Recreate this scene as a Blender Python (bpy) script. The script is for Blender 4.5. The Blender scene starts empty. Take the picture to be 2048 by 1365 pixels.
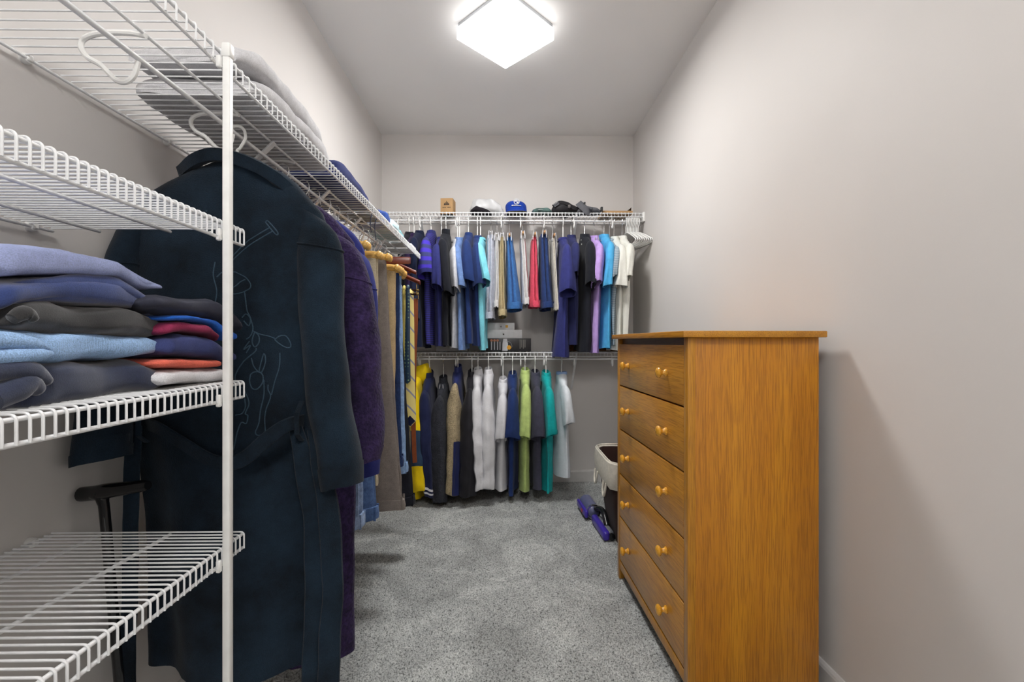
import bpy, bmesh, math, random
import numpy as np
from mathutils import Vector, noise as mn
from mathutils.bvhtree import BVHTree

random.seed(7)
C = bpy.context.scene.collection
sc = bpy.context.scene
PI = math.pi
R = math.radians

# ------------------------------------------------------------------ camera
CAMZ, F, PSI, HOR = 1.105, 910.0, 0.01429, 684.5
cam_d = bpy.data.cameras.new('camera')
cam_d.sensor_width = 36.0
cam_d.lens = F / 2048 * 36.0
cam_d.shift_y = (HOR - 682.5) / 2048
cam_d.clip_start = 0.02
cam = bpy.data.objects.new('camera', cam_d)
C.objects.link(cam)
cam.location = (0, 0, CAMZ)
cam.rotation_euler = (PI / 2, 0, -PSI)
sc.camera = cam

# ------------------------------------------------------------------ light and exposure
w = bpy.data.worlds.new('world')
sc.world = w
w.use_nodes = True
w.node_tree.nodes['Background'].inputs[0].default_value = (1.0, 0.97, 0.94, 1)
w.node_tree.nodes['Background'].inputs[1].default_value = 0.9
sc.view_settings.view_transform = 'Standard'
sc.view_settings.look = 'None'
sc.view_settings.gamma = 1
sc.view_settings.exposure = 0.14
LAMP = 72.0
FILL_LAMP = 46.0

# ------------------------------------------------------------------ helpers
sp, cp = math.sin(PSI), math.cos(PSI)
def X(px, y):                      # world x of an image column at world depth y
    u = (px - 1024) / F
    return y * (sp + u * cp) / (cp - u * sp)
def Zp(py, y, x=0.0):              # world z of an image row at world depth y
    return CAMZ + (HOR - py) / F * (y * cp + x * sp)
def dep(px, x):                    # world depth of an image column on the plane x = const
    u = (px - 1024) / F
    return x * (cp - u * sp) / (sp + u * cp)

def lin(c):
    c = c / 255.0
    return c / 12.92 if c <= 0.04045 else ((c + 0.055) / 1.055) ** 2.4
def rgb(*c):
    return (lin(c[0]), lin(c[1]), lin(c[2]), 1)

class MB:
    def __init__(s): s.v = []; s.f = []; s.n = 0
    def add(s, v, f):
        s.v.append(np.asarray(v, float).reshape(-1, 3))
        s.f += [tuple(i + s.n for i in q) for q in f]
        s.n += len(s.v[-1]); return s
    def verts(s): return np.concatenate(s.v)
    def move(s, d): s.v = [a + np.asarray(d, float) for a in s.v]; return s
    def wobble(s, amp, scale, seed=0.0):
        out = []
        for a in s.v:
            b = a.copy()
            for i, p in enumerate(a):
                q = Vector((p[0] * scale + seed, p[1] * scale - seed, p[2] * scale + 2 * seed))
                b[i] += amp * np.array(mn.noise_vector(q))
            out.append(b)
        s.v = out; return s

def make_mesh(name, mb, mat, smooth=True, angle=42):
    me = bpy.data.meshes.new(name)
    me.from_pydata([tuple(p) for p in mb.verts()], [], mb.f)
    if smooth:
        me.polygons.foreach_set('use_smooth', [True] * len(me.polygons))
        me.set_sharp_from_angle(angle=R(angle))
    me.materials.append(mat)
    me.update()
    return me
def link(name, data, parent=None, loc=None, rot=None):
    o = bpy.data.objects.new(name, data); C.objects.link(o)
    if parent is not None: o.parent = parent
    if loc is not None: o.location = loc
    if rot is not None: o.rotation_euler = rot
    return o
def tag(o, label, cat, group=None):
    o['label'] = label; o['category'] = cat
    if group: o['group'] = group
    return o
def thing(name, label, cat, loc=(0, 0, 0), rz=0.0, group=None):
    o = link(name, None, None, loc, (0, 0, rz))
    o.empty_display_size = 0.05
    return tag(o, label, cat, group)
def part(parent, name, mb, mat, org=None, smooth=True, angle=42, label=None):
    if org is not None: mb.move((-org[0], -org[1], -org[2]))
    o = link(name, make_mesh(name, mb, mat, smooth, angle), parent)
    if label: o['label'] = label
    return o
def solo(name, mb, mat, label, cat, group=None, smooth=True, angle=42):
    c = mb.verts(); lo = c.min(0); hi = c.max(0)
    loc = ((lo[0] + hi[0]) / 2, (lo[1] + hi[1]) / 2, lo[2])
    mb.move((-loc[0], -loc[1], -loc[2]))
    o = link(name, make_mesh(name, mb, mat, smooth, angle), None, loc)
    return tag(o, label, cat, group)
def struct(name, mb, mat, smooth=False, angle=42, parent=None):
    o = link(name, make_mesh(name, mb, mat, smooth, angle), parent)
    if parent is None: o['kind'] = 'structure'
    return o

def box(x0, x1, y0, y1, z0, z1, bev=0.0, seg=2, mb=None):
    mb = mb or MB()
    if bev <= 0:
        v = [(x, y, z) for z in (z0, z1) for y in (y0, y1) for x in (x0, x1)]
        return mb.add(v, [(0, 2, 3, 1), (4, 5, 7, 6), (0, 1, 5, 4), (2, 6, 7, 3), (0, 4, 6, 2), (1, 3, 7, 5)])
    bm = bmesh.new()
    bmesh.ops.create_cube(bm, size=1)
    for v in bm.verts:
        v.co = ((x0 + x1) / 2 + v.co.x * (x1 - x0), (y0 + y1) / 2 + v.co.y * (y1 - y0), (z0 + z1) / 2 + v.co.z * (z1 - z0))
    bmesh.ops.bevel(bm, geom=list(bm.edges), offset=bev, segments=seg, profile=0.5, affect='EDGES')
    bm.verts.index_update()
    mb.add([v.co[:] for v in bm.verts], [tuple(v.index for v in f.verts) for f in bm.faces])
    bm.free(); return mb

def grid_faces(m, n, closed=True):
    f = []
    for i in range(m - 1):
        for j in range(n if closed else n - 1):
            k = (j + 1) % n
            f.append((i * n + j, i * n + k, (i + 1) * n + k, (i + 1) * n + j))
    return f
def loft(rings, mb=None, closed=True, cap0=False, cap1=False):
    mb = mb or MB()
    rings = np.asarray(rings, float)
    m, n = rings.shape[:2]
    f = grid_faces(m, n, closed)
    if cap0: f.append(tuple(range(n))[::-1])
    if cap1: f.append(tuple((m - 1) * n + j for j in range(n)))
    return mb.add(rings.reshape(-1, 3), f)
def tube(pts, r, n=8, mb=None, caps=True, closed=False, flat=None):
    P = [Vector(p) for p in pts]
    m = len(P)
    rr = r if hasattr(r, '__len__') else [r] * m
    tang = []
    for i in range(m):
        a = P[(i - 1) % m] if (closed or i > 0) else P[i]
        b = P[(i + 1) % m] if (closed or i < m - 1) else P[i]
        tang.append((b - a).normalized())
    t = tang[0]
    nrm = t.orthogonal().normalized()
    rings = []
    for i in range(m):
        t = tang[i]
        nrm = (nrm - t * nrm.dot(t))
        nrm = nrm.normalized() if nrm.length > 1e-6 else t.orthogonal().normalized()
        b = t.cross(nrm)
        rings.append([P[i] + (nrm * math.cos(a) + b * math.sin(a)) * rr[i] for a in [2 * PI * k / n for k in range(n)]])
    rings = [[tuple(q) for q in r_] for r_ in rings]
    if closed: rings.append(rings[0])
    return loft(rings, mb, True, caps and not closed, caps and not closed)
def spl(keys, ts):                 # smooth interpolation through key rows (t, a, b, ...)
    K = np.asarray(keys, float)
    t, v = K[:, 0], K[:, 1:]
    d = np.diff(v, axis=0) / np.diff(t)[:, None]
    m = np.zeros_like(v)
    m[0], m[-1] = d[0], d[-1]
    for i in range(1, len(t) - 1):
        a, b = d[i - 1], d[i]
        with np.errstate(all='ignore'):
            h = np.where(a * b > 0, 2 * a * b / (a + b), 0)
        m[i] = np.nan_to_num(h)
    out = []
    for q in np.atleast_1d(ts):
        i = int(min(max(np.searchsorted(t, q) - 1, 0), len(t) - 2))
        h = t[i + 1] - t[i]; s = (q - t[i]) / h
        out.append((2*s**3 - 3*s**2 + 1) * v[i] + (s**3 - 2*s**2 + s) * h * m[i] + (-2*s**3 + 3*s**2) * v[i+1] + (s**3 - s**2) * h * m[i+1])
    return np.array(out)
def curve3(pts, k=6):              # smooth polyline through points
    P = np.asarray(pts, float)
    n = len(P)
    Q = np.vstack([2 * P[0] - P[1], P, 2 * P[-1] - P[-2]])
    out = []
    for i in range(n - 1):
        p0, p1, p2, p3 = Q[i:i + 4]
        for j in range(k):
            s = j / k
            out.append(.5 * (2 * p1 + (p2 - p0) * s + (2*p0 - 5*p1 + 4*p2 - p3) * s*s + (3*p1 - p0 - 3*p2 + p3) * s**3))
    out.append(P[-1])
    return np.array(out)
def lathe(prof, c, axis='z', n=20, mb=None):
    rings = []
    for r, h in prof:
        ring = []
        for k in range(n):
            a = 2 * PI * k / n
            p = (r * math.cos(a), r * math.sin(a), h)
            if axis == 'x': p = (p[2], p[0], p[1])
            if axis == 'y': p = (p[0], p[2], p[1])
            ring.append((p[0] + c[0], p[1] + c[1], p[2] + c[2]))
        rings.append(ring)
    return loft(rings, mb, True, True, True)
def ribbon(pts, wid, thick, side, mb=None):
    """a strap: centre line, width direction per point or constant"""
    P = np.asarray(pts, float); m = len(P)
    rings = []
    for i in range(m):
        t = P[min(i + 1, m - 1)] - P[max(i - 1, 0)]
        t /= np.linalg.norm(t)
        s = np.asarray(side[i] if np.ndim(side) == 2 else side, float)
        s = s - t * s.dot(t); s /= np.linalg.norm(s)
        nn = np.cross(t, s)
        wd = (wid[i] if hasattr(wid, '__len__') else wid) / 2
        th = thick / 2
        rings.append([P[i] - s * wd + nn * th * .3, P[i] - s * wd * .9 + nn * th, P[i] + s * wd * .9 + nn * th, P[i] + s * wd + nn * th * .3,
                      P[i] + s * wd - nn * th * .3, P[i] + s * wd * .9 - nn * th, P[i] - s * wd * .9 - nn * th, P[i] - s * wd - nn * th * .3])
    return loft(rings, mb, True, True, True)

# ------------------------------------------------------------------ materials
def newmat(name):
    m = bpy.data.materials.new(name); m.use_nodes = True
    nt = m.node_tree
    return m, nt, nt.nodes['Principled BSDF']
def N(nt, kind, **kw):
    n = nt.nodes.new(kind)
    for k, v in kw.items():
        if k in n.inputs: n.inputs[k].default_value = v
        else: setattr(n, k, v)
    return n
def coords(nt, scale=(1, 1, 1), rot=(0, 0, 0)):
    tc = N(nt, 'ShaderNodeTexCoord'); mp = N(nt, 'ShaderNodeMapping')
    mp.inputs['Scale'].default_value = scale; mp.inputs['Rotation'].default_value = rot
    nt.links.new(tc.outputs['Object'], mp.inputs['Vector'])
    return mp.outputs['Vector']
def ramp(nt, fac, stops):
    r = N(nt, 'ShaderNodeValToRGB')
    e = r.color_ramp.elements
    e[0].position, e[0].color = stops[0]
    e[1].position, e[1].color = stops[-1]
    for p, c in stops[1:-1]:
        x = e.new(p); x.color = c
    nt.links.new(fac, r.inputs['Fac'])
    return r.outputs['Color']
def scale_c(c, k): return (min(c[0] * k, 1), min(c[1] * k, 1), min(c[2] * k, 1), 1)
def bump(nt, b, h, strength, dist=0.002):
    n = N(nt, 'ShaderNodeBump'); n.inputs['Strength'].default_value = strength; n.inputs['Distance'].default_value = dist
    nt.links.new(h, n.inputs['Height']); nt.links.new(n.outputs['Normal'], b.inputs['Normal'])
_mats = {}
def plain(name, col, rough=.5, metal=0.0, spec=.5, var=0.0):
    if name in _mats: return _mats[name]
    m, nt, b = newmat(name)
    b.inputs['Base Color'].default_value = col; b.inputs['Roughness'].default_value = rough
    b.inputs['Metallic'].default_value = metal; b.inputs['Specular IOR Level'].default_value = spec
    nz = N(nt, 'ShaderNodeTexNoise', Scale=35.0, Detail=3.0)
    nt.links.new(coords(nt), nz.inputs['Vector'])
    c = ramp(nt, nz.outputs['Fac'], [(.3, scale_c(col, 1 - .06 - var)), (.7, scale_c(col, 1 + .03 + var))])
    nt.links.new(c, b.inputs['Base Color'])
    _mats[name] = m; return m
def fabric(name, col, kind='jersey', var=.12, rough=.92, sheen=.06):
    if name in _mats: return _mats[name]
    m, nt, b = newmat(name)
    b.inputs['Roughness'].default_value = rough; b.inputs['Specular IOR Level'].default_value = .2
    b.inputs['Sheen Weight'].default_value = sheen; b.inputs['Sheen Roughness'].default_value = .5
    sc_, bs, bd = {'jersey': (28, .25, .0012), 'velour': (7, .5, .003), 'denim': (45, .5, .0015), 'knit': (40, .6, .002), 'nylon': (14, .15, .001),
                   'sherpa': (60, 1.0, .006), 'shag': (22, .9, .005)}[kind]
    nz = N(nt, 'ShaderNodeTexNoise', Scale=float(sc_), Detail=5.0, Roughness=.65)
    vec = coords(nt); nt.links.new(vec, nz.inputs['Vector'])
    v = var * (2.0 if kind in ('velour', 'denim', 'shag') else 1.0)
    c = ramp(nt, nz.outputs['Fac'], [(.3, scale_c(col, 1 - v)), (.72, scale_c(col, 1 + v * 1.3))])
    fine = N(nt, 'ShaderNodeTexNoise', Scale={'sherpa': 160., 'shag': 120., 'velour': 420.}.get(kind, 600.), Detail=2.0)
    nt.links.new(vec, fine.inputs['Vector'])
    mix = N(nt, 'ShaderNodeMix', data_type='RGBA', blend_type='MULTIPLY')
    mix.inputs['Factor'].default_value = 1.0
    k = .42 if kind in ('denim', 'sherpa', 'shag', 'knit') else .25
    g = ramp(nt, fine.outputs['Fac'], [(.3, (1 - k, 1 - k, 1 - k, 1)), (.62, (1.0, 1.0, 1.0, 1))])
    nt.links.new(c, mix.inputs[6]); nt.links.new(g, mix.inputs[7])
    nt.links.new(mix.outputs[2], b.inputs['Base Color'])
    if kind == 'knit':
        wv = N(nt, 'ShaderNodeTexWave', Scale=90.0, Distortion=1.0); wv.bands_direction = 'Y'
        nt.links.new(vec, wv.inputs['Vector']); bump(nt, b, wv.outputs['Fac'], .35, .001)
    else:
        bump(nt, b, fine.outputs['Fac'], bs, bd)
    _mats[name] = m; return m
def striped(name, c1, c2, scale, axis='Z', rot=(0, 0, 0), lo=.45, hi=.55, dist=0.0):
    if name in _mats: return _mats[name]
    m, nt, b = newmat(name)
    b.inputs['Roughness'].default_value = .9
    wv = N(nt, 'ShaderNodeTexWave', Scale=scale, Distortion=dist); wv.bands_direction = axis
    nt.links.new(coords(nt, rot=rot), wv.inputs['Vector'])
    nt.links.new(ramp(nt, wv.outputs['Fac'], [(lo, c1), (hi, c2)]), b.inputs['Base Color'])
    fine = N(nt, 'ShaderNodeTexNoise', Scale=600.); nt.links.new(coords(nt), fine.inputs['Vector'])
    bump(nt, b, fine.outputs['Fac'], .2, .001)
    _mats[name] = m; return m
def wood(name, dark, mid, light, axis, rough=.32):
    if name in _mats: return _mats[name]
    m, nt, b = newmat(name)
    b.inputs['Roughness'].default_value = rough
    b.inputs['Coat Weight'].default_value = .25; b.inputs['Coat Roughness'].default_value = .25
    s = [11., 11., 11.]; s['xyz'.index(axis)] = .7
    v = coords(nt, tuple(s))
    nz = N(nt, 'ShaderNodeTexNoise', Scale=1.0, Detail=4.0, Distortion=.6); nt.links.new(v, nz.inputs['Vector'])
    base = ramp(nt, nz.outputs['Fac'], [(.1, dark), (.5, mid), (.9, light)])
    s2 = [420., 420., 420.]; s2['xyz'.index(axis)] = 12.
    fz = N(nt, 'ShaderNodeTexNoise', Scale=1.0, Detail=3.0); nt.links.new(coords(nt, tuple(s2)), fz.inputs['Vector'])
    g = ramp(nt, fz.outputs['Fac'], [(.40, (.5, .42, .34, 1)), (.52, (1, 1, 1, 1))])
    s3 = [75., 75., 75.]; s3['xyz'.index(axis)] = 2.2
    cz = N(nt, 'ShaderNodeTexNoise', Scale=1.0, Detail=2.0, Distortion=.4); nt.links.new(coords(nt, tuple(s3)), cz.inputs['Vector'])
    g2 = ramp(nt, cz.outputs['Fac'], [(.35, (.74, .7, .64, 1)), (.6, (1, 1, 1, 1))])
    mx = N(nt, 'ShaderNodeMix', data_type='RGBA', blend_type='MULTIPLY'); mx.inputs['Factor'].default_value = .6
    nt.links.new(base, mx.inputs[6]); nt.links.new(g, mx.inputs[7])
    my = N(nt, 'ShaderNodeMix', data_type='RGBA', blend_type='MULTIPLY'); my.inputs['Factor'].default_value = .3
    nt.links.new(mx.outputs[2], my.inputs[6]); nt.links.new(g2, my.inputs[7])
    nt.links.new(my.outputs[2], b.inputs['Base Color'])
    bump(nt, b, fz.outputs['Fac'], .08, .0006)
    _mats[name] = m; return m
def wallmat(name, col):
    m, nt, b = newmat(name)
    b.inputs['Roughness'].default_value = .55; b.inputs['Specular IOR Level'].default_value = .3
    nz = N(nt, 'ShaderNodeTexNoise', Scale=180.0, Detail=3.0); nt.links.new(coords(nt), nz.inputs['Vector'])
    lo = N(nt, 'ShaderNodeTexNoise', Scale=1.7, Detail=2.0); nt.links.new(coords(nt), lo.inputs['Vector'])
    nt.links.new(ramp(nt, lo.outputs['Fac'], [(.3, scale_c(col, .97)), (.7, scale_c(col, 1.02))]), b.inputs['Base Color'])
    bump(nt, b, nz.outputs['Fac'], .06, .0015)
    return m
def lampmat(name, s):
    m, nt, b = newmat(name)
    b.inputs['Base Color'].default_value = (.9, .9, .9, 1)
    b.inputs['Emission Color'].default_value = (1.0, .985, .965, 1); b.inputs['Emission Strength'].default_value = s
    return m

WHITE = plain('white_coated_wire', (.82, .83, .84, 1), .35)
WPLAST = plain('white_plastic', (.85, .85, .83, 1), .35)
CHROME = plain('chrome', (.75, .75, .76, 1), .2, 1.0)
BLACKP = plain('black_plastic', (.012, .012, .014, 1), .25)
BRASS = plain('brass', (.75, .55, .2, 1), .25, 1.0)
OAKP = wood('pale_hanger_wood', rgb(206, 148, 60), rgb(232, 182, 92), rgb(244, 204, 122), 'x', .3)
OAKY = wood('natural_hanger_wood', rgb(150, 100, 50), rgb(185, 135, 80), rgb(205, 160, 105), 'y', .4)
CHERRY = wood('cherry_wood', rgb(75, 25, 10), rgb(115, 42, 16), rgb(140, 60, 25), 'x', .3)

# ------------------------------------------------------------------ the room
XL, XR, YB, HC, YF = -0.976, 1.012, 3.597, 2.74, -1.05
WALL = wallmat('greige_wall_paint', (.66, .633, .612, 1))
CEIL = wallmat('ceiling_paint', (.84, .83, .82, 1))
TRIM = plain('trim_paint', (.60, .585, .57, 1), .4)
struct('wall_left', box(XL - .1, XL, YF, YB + .1, -.03, HC), WALL)
struct('wall_right', box(XR, XR + .1, YF, YB + .1, -.03, HC), WALL)
struct('wall_back', box(XL, XR, YB, YB + .1, -.03, HC), WALL)
struct('ceiling', box(XL - .1, XR + .1, YF, YB + .1, HC, HC + .1), CEIL)
_m = box(XL, -.25, YF - .1, YF, -.03, HC); box(.65, XR, YF - .1, YF, -.03, HC, 0, 1, _m); box(-.25, .65, YF - .1, YF, 2.04, HC, 0, 1, _m)
struct('wall_front', _m, WALL)
def baseboard(name, pts):
    prof = [(0, 0), (.014, 0), (.014, .078), (.011, .086), (.005, .092), (0, .093)]
    mb = MB()
    (ax, ay), (bx_, by), (nx, ny) = pts
    rings = [[(px + nx * t, py + ny * t, z) for t, z in prof] for px, py in ((ax, ay), (bx_, by))]
    loft(rings, mb, True, True, True)
    return struct(name, mb, TRIM)
baseboard('baseboard_back', ((XL, YB), (XR, YB), (0, -1)))
baseboard('baseboard_right', ((XR, YF), (XR, YB), (-1, 0)))
baseboard('baseboard_left', ((XL, YF), (XL, YB), (1, 0)))

def carpet():
    st = .0062
    xs = np.arange(XL, XR + st, st); ys = np.arange(.55, YB + st, st)
    nx, ny = len(xs), len(ys)
    rs = np.random.RandomState(3)
    gx, gy = np.meshgrid(xs, ys)
    z = rs.rand(ny, nx) ** .7 * .011 - .008
    z += .0012 * np.sin(gx * 9 + 2 * np.sin(gy * 5)) * np.sin(gy * 7)
    gx = gx + (rs.rand(ny, nx) - .5) * st * .7; gy = gy + (rs.rand(ny, nx) - .5) * st * .7
    v = np.stack([gx, gy, z], -1).reshape(-1, 3)
    i = np.arange((ny - 1) * (nx - 1)); r, c = i // (nx - 1), i % (nx - 1)
    a = r * nx + c
    f = np.stack([a, a + 1, a + nx + 1, a + nx], -1)
    # plain strip towards the entrance
    b0 = len(v)
    v = np.vstack([v, [[XL, YF, -.001], [XR, YF, -.001], [XR, .56, -.001], [XL, .56, -.001]]])
    f = np.vstack([f, [[b0, b0 + 1, b0 + 2, b0 + 3]]])
    me = bpy.data.meshes.new('floor')
    me.vertices.add(len(v)); me.vertices.foreach_set('co', v.ravel())
    me.loops.add(f.size); me.loops.foreach_set('vertex_index', f.ravel().astype(np.int32))
    me.polygons.add(len(f)); me.polygons.foreach_set('loop_start', (np.arange(len(f)) * 4).astype(np.int32))
    me.update(calc_edges=True); me.validate()
    m, nt, b = newmat('grey_carpet')
    b.inputs['Roughness'].default_value = 1.0; b.inputs['Specular IOR Level'].default_value = .05; b.inputs['Sheen Weight'].default_value = .15
    vec = coords(nt)
    fine = N(nt, 'ShaderNodeTexNoise', Scale=170.0, Detail=3.0, Roughness=.7); nt.links.new(vec, fine.inputs['Vector'])
    big = N(nt, 'ShaderNodeTexNoise', Scale=3.4, Detail=8.0, Roughness=.68, Distortion=.9); nt.links.new(vec, big.inputs['Vector'])
    c1 = ramp(nt, fine.outputs['Fac'], [(.34, (.06, .064, .063, 1)), (.47, (.36, .374, .366, 1)), (.62, (.56, .578, .568, 1))])
    c2 = ramp(nt, big.outputs['Fac'], [(.36, (.72, .72, .72, 1)), (.46, (.86, .86, .86, 1)), (.53, (.95, .95, .95, 1)), (.58, (1.1, 1.1, 1.095, 1)), (.68, (1.2, 1.2, 1.19, 1))])
    mx = N(nt, 'ShaderNodeMix', data_type='RGBA', blend_type='MULTIPLY'); mx.inputs['Factor'].default_value = 1.0
    nt.links.new(c1, mx.inputs[6]); nt.links.new(c2, mx.inputs[7]); nt.links.new(mx.outputs[2], b.inputs['Base Color'])
    bump(nt, b, fine.outputs['Fac'], .6, .004)
    me.materials.append(m)
    o = link('floor', me); o['kind'] = 'structure'
    return o
carpet()

# ------------------------------------------------------------------ ceiling lamp and an added fill lamp
def ceiling_lamp(y, label, s, mname, rim):
    t = thing('ceiling_lamp', label, 'ceiling lamp', (0, y, HC - .085), R(45), 'ceiling lamps')
    h = .1768
    part(t, 'base_plate', box(-h * .97, h * .97, -h * .97, h * .97, .062, .084, .002), plain('lamp_metal', (.55, .57, .6, 1), .35, .6))
    part(t, 'diffuser_rim', box(-h, h, -h, h, 0, .062, .004, 2), lampmat(mname + '_rim', s * rim))
    part(t, 'diffuser', box(-h + .005, h - .005, -h + .005, h - .005, -.0008, .004), lampmat(mname, s))
    return t
ceiling_lamp(2.333, 'square frosted ceiling lamp turned to a diamond above the aisle', LAMP, 'lit_diffuser', .06)
ceiling_lamp(-.35, 'added square fill lamp out of view over the closet entrance behind the viewer', FILL_LAMP, 'added_fill_diffuser', 1.3)  # unseen copy of the aisle lamp, added to brighten the near side

# ------------------------------------------------------------------ chest of drawers
def dresser():
    O = (.552, 1.370, 0)
    t = thing('chest_of_drawers', 'tall golden oak chest of five drawers with round wooden knobs', 'dresser', O, R(1.64))
    L, D = .776, .412
    d_, m_, l_ = rgb(170, 108, 10), rgb(196, 128, 18), rgb(214, 148, 30)
    side = wood('oak_side', d_, m_, l_, 'z', .33)
    front = wood('oak_drawer_front', rgb(176, 118, 34), rgb(198, 138, 48), rgb(216, 158, 62), 'y', .33)
    topm = wood('oak_top', rgb(168, 108, 18), rgb(194, 132, 30), rgb(212, 152, 50), 'y', .3)
    stile = wood('oak_stile', rgb(166, 108, 18), rgb(190, 130, 30), rgb(208, 150, 46), 'z', .33)
    dark = wood('oak_recess', rgb(70, 40, 12), rgb(92, 54, 18), rgb(110, 66, 24), 'y', .5)
    knobm = wood('oak_knob', rgb(205, 140, 30), rgb(228, 165, 50), rgb(240, 185, 75), 'x', .25)
    part(t, 'top', box(-.022, D + .01, -.02, L + .02, 1.119, 1.139, .003), topm)
    for y0, y1 in ((0, .019), (L - .019, L)):
        part(t, 'side_panel', box(.022, D, y0 + (.004 if y0 == 0 else 0), y1 - (0 if y0 == 0 else .004), .0, 1.119, .001), side)
    for y0, y1 in ((0, .030), (L - .030, L)):
        part(t, 'corner_post', box(0, .024, y0, y1, 0, 1.119, .002), stile)
    part(t, 'back_panel', box(D - .012, D - .004, .02, L - .02, .06, 1.119), dark)
    part(t, 'top_rail', box(.016, .03, .03, L - .03, 1.085, 1.119), dark)
    part(t, 'carcass_frame', box(.024, D - .02, .021, L - .021, .09, 1.08), dark)
    part(t, 'bottom_rail', box(.002, .02, .030, L - .030, .048, .086, .002), stile)
    part(t, 'toe_board', box(.06, .075, .02, L - .02, .0, .085), dark)
    bs = [1.098, .903, .700, .493, .295, .091]
    for i in range(5):
        z1, z0 = bs[i] - .003, bs[i + 1] + .003
        d = part(t, 'drawer', box(.001, .022, .033, L - .033, z0, z1, .0025), front)
        zk = (z0 + z1) / 2
        for yk in (.172, L - .172):
            prof = [(.0135, -.001), (.0135, -.004), (.0085, -.009), (.0075, -.016), (.010, -.0195), (.0165, -.023), (.0185, -.028), (.016, -.033), (.009, -.0365), (.0, -.0375)]
            k = link('knob', make_mesh('knob', lathe(prof, (0, 0, 0), 'x', 22), knobm), d)
            k.location = (.001, yk, zk)
    return t
dresser()

# ------------------------------------------------------------------ wire shelving on the left wall
RODR, WR = .0033, .00175
def wire_profile(x0, x1, z, lip, n=4):
    pts = [(x0, 0, z)]
    for k in range(n + 1):
        a = PI / 2 * k / n
        pts.append((x1 - .007 + .007 * math.sin(a), 0, z - .007 + .007 * math.cos(a)))
    pts.append((x1, 0, z - lip))
    return pts
def left_shelf(name, label, z, y0, y1, sp_, lip, rods, clips, hang=False):
    xw, xf = XL + .011, -.559
    t = thing(name, label, 'wire shelf', (xf, (y0 + y1) / 2, z), 0, 'wire shelves on the left wall')
    O = (xf, (y0 + y1) / 2, z)
    wm = make_mesh('wire', tube(wire_profile(xw - xf, 0, WR, lip), WR, 6), WHITE)
    n = int((y1 - y0 - .008) / sp_)
    for i in range(n + 1):
        o = link('wire', wm, t); o.location = (0, y1 - .004 - i * sp_ - O[1], 0)
    def rod(nm, x, zz, r=RODR, a=y0, b=y1):
        mb = tube([(x, a, zz), (x, a + .0015, zz), (x, b - .0015, zz), (x, b, zz)], [r * .7, r, r, r * .7], 10)
        return part(t, nm, mb, WHITE, O)
    rod('back_rod', xw, z - .004)
    for x in rods: rod('deck_rod', x, z - .004)
    rod('front_rod', xf - .0052, z - .004)
    rod('lip_rod', xf - .0052, z - lip + .002)
    for yc in clips:
        mb = lathe([(.010, 0), (.011, .006), (.009, .012), (.004, .014)], (XL, yc, z - .003), 'x', 14)
        box(XL, xw + .006, yc - .006, yc + .006, z - .009, z + .004, .002, 1, mb)
        part(t, 'wall_clip', mb, WPLAST, O)
    return t, O, rod
for z, lab in ((.697, 'lowest empty white wire shelf in front of the black cane'),
               (1.020, 'white wire shelf carrying the folded sweaters'),
               (1.345, 'empty white wire shelf just above the folded sweaters')):
    left_shelf('wire_shelf', lab, z, .12, .985, .0151, .035, (-.866, -.717), (.30, .945))
ROD_X, ROD_Z = -.682, 1.632
top, TO, rod = left_shelf('wire_shelf', 'long white wire shelf with hanging rod running to the far corner', 1.682, .12, 2.99, .0245, .033,
                          (-.671,), (.45, .935, 1.32, 1.8, 2.3, 2.8))
rod('hanging_rod', ROD_X, ROD_Z, .0052)
for y in (.855, 1.15, 1.45, 1.83, 2.2, 2.6, 2.93):           # J-shaped rod hangers
    P = [(-.668, y, 1.674), (-.70, y, 1.679), (-.752, y, 1.678), (-.781, y, 1.668), (-.787, y, 1.652), (-.776, y, 1.634), (-.752, y, 1.620),
         (-.735, y, 1.603), (-.722, y, 1.591), (-.705, y, 1.588), (-.690, y, 1.600), (-.682, y, 1.626)]
    part(top, 'rod_hook', tube(curve3(P, 4), .0048, 8), WPLAST, TO)
for y in (1.31, 1.72, 2.1, 2.53, 2.93):                 # diagonal braces down to the wall
    mb = ribbon([(-.66, y, 1.676), (-.80, y, 1.54), (XL + .004, y, 1.372)], .018, .006, (0, 1, 0))
    box(XL, XL + .006, y - .010, y + .010, 1.345, 1.39, .002, 1, mb)
    part(top, 'brace', mb, WHITE, TO)

def support_post():
    y, x = .905, -.5475
    t = thing('support_post', 'upright square white post holding up the wire shelves', 'post', (x, y, 0))
    part(t, 'pole', box(-.0072, .0072, -.0072, .0072, .004, 1.668, .0025), WPLAST)
    part(t, 'cap', box(-.0088, .0088, -.0088, .0088, 1.664, 1.692, .003), WPLAST)
    part(t, 'foot', box(-.014, .014, -.014, .014, 0, .012, .003), WPLAST)
    for z in (.697, 1.020, 1.345, 1.682):
        mb = box(-.016, -.0072, -.014, -.005, z - .042, z - .018, .002, 1)
        tube([(-.0165, -.014, z - .034), (-.0165, -.026, z - .034), (-.0165, -.026, z - .028)], .003, 8, mb)
        part(t, 'shelf_clip', mb, WPLAST)
support_post()

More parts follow.
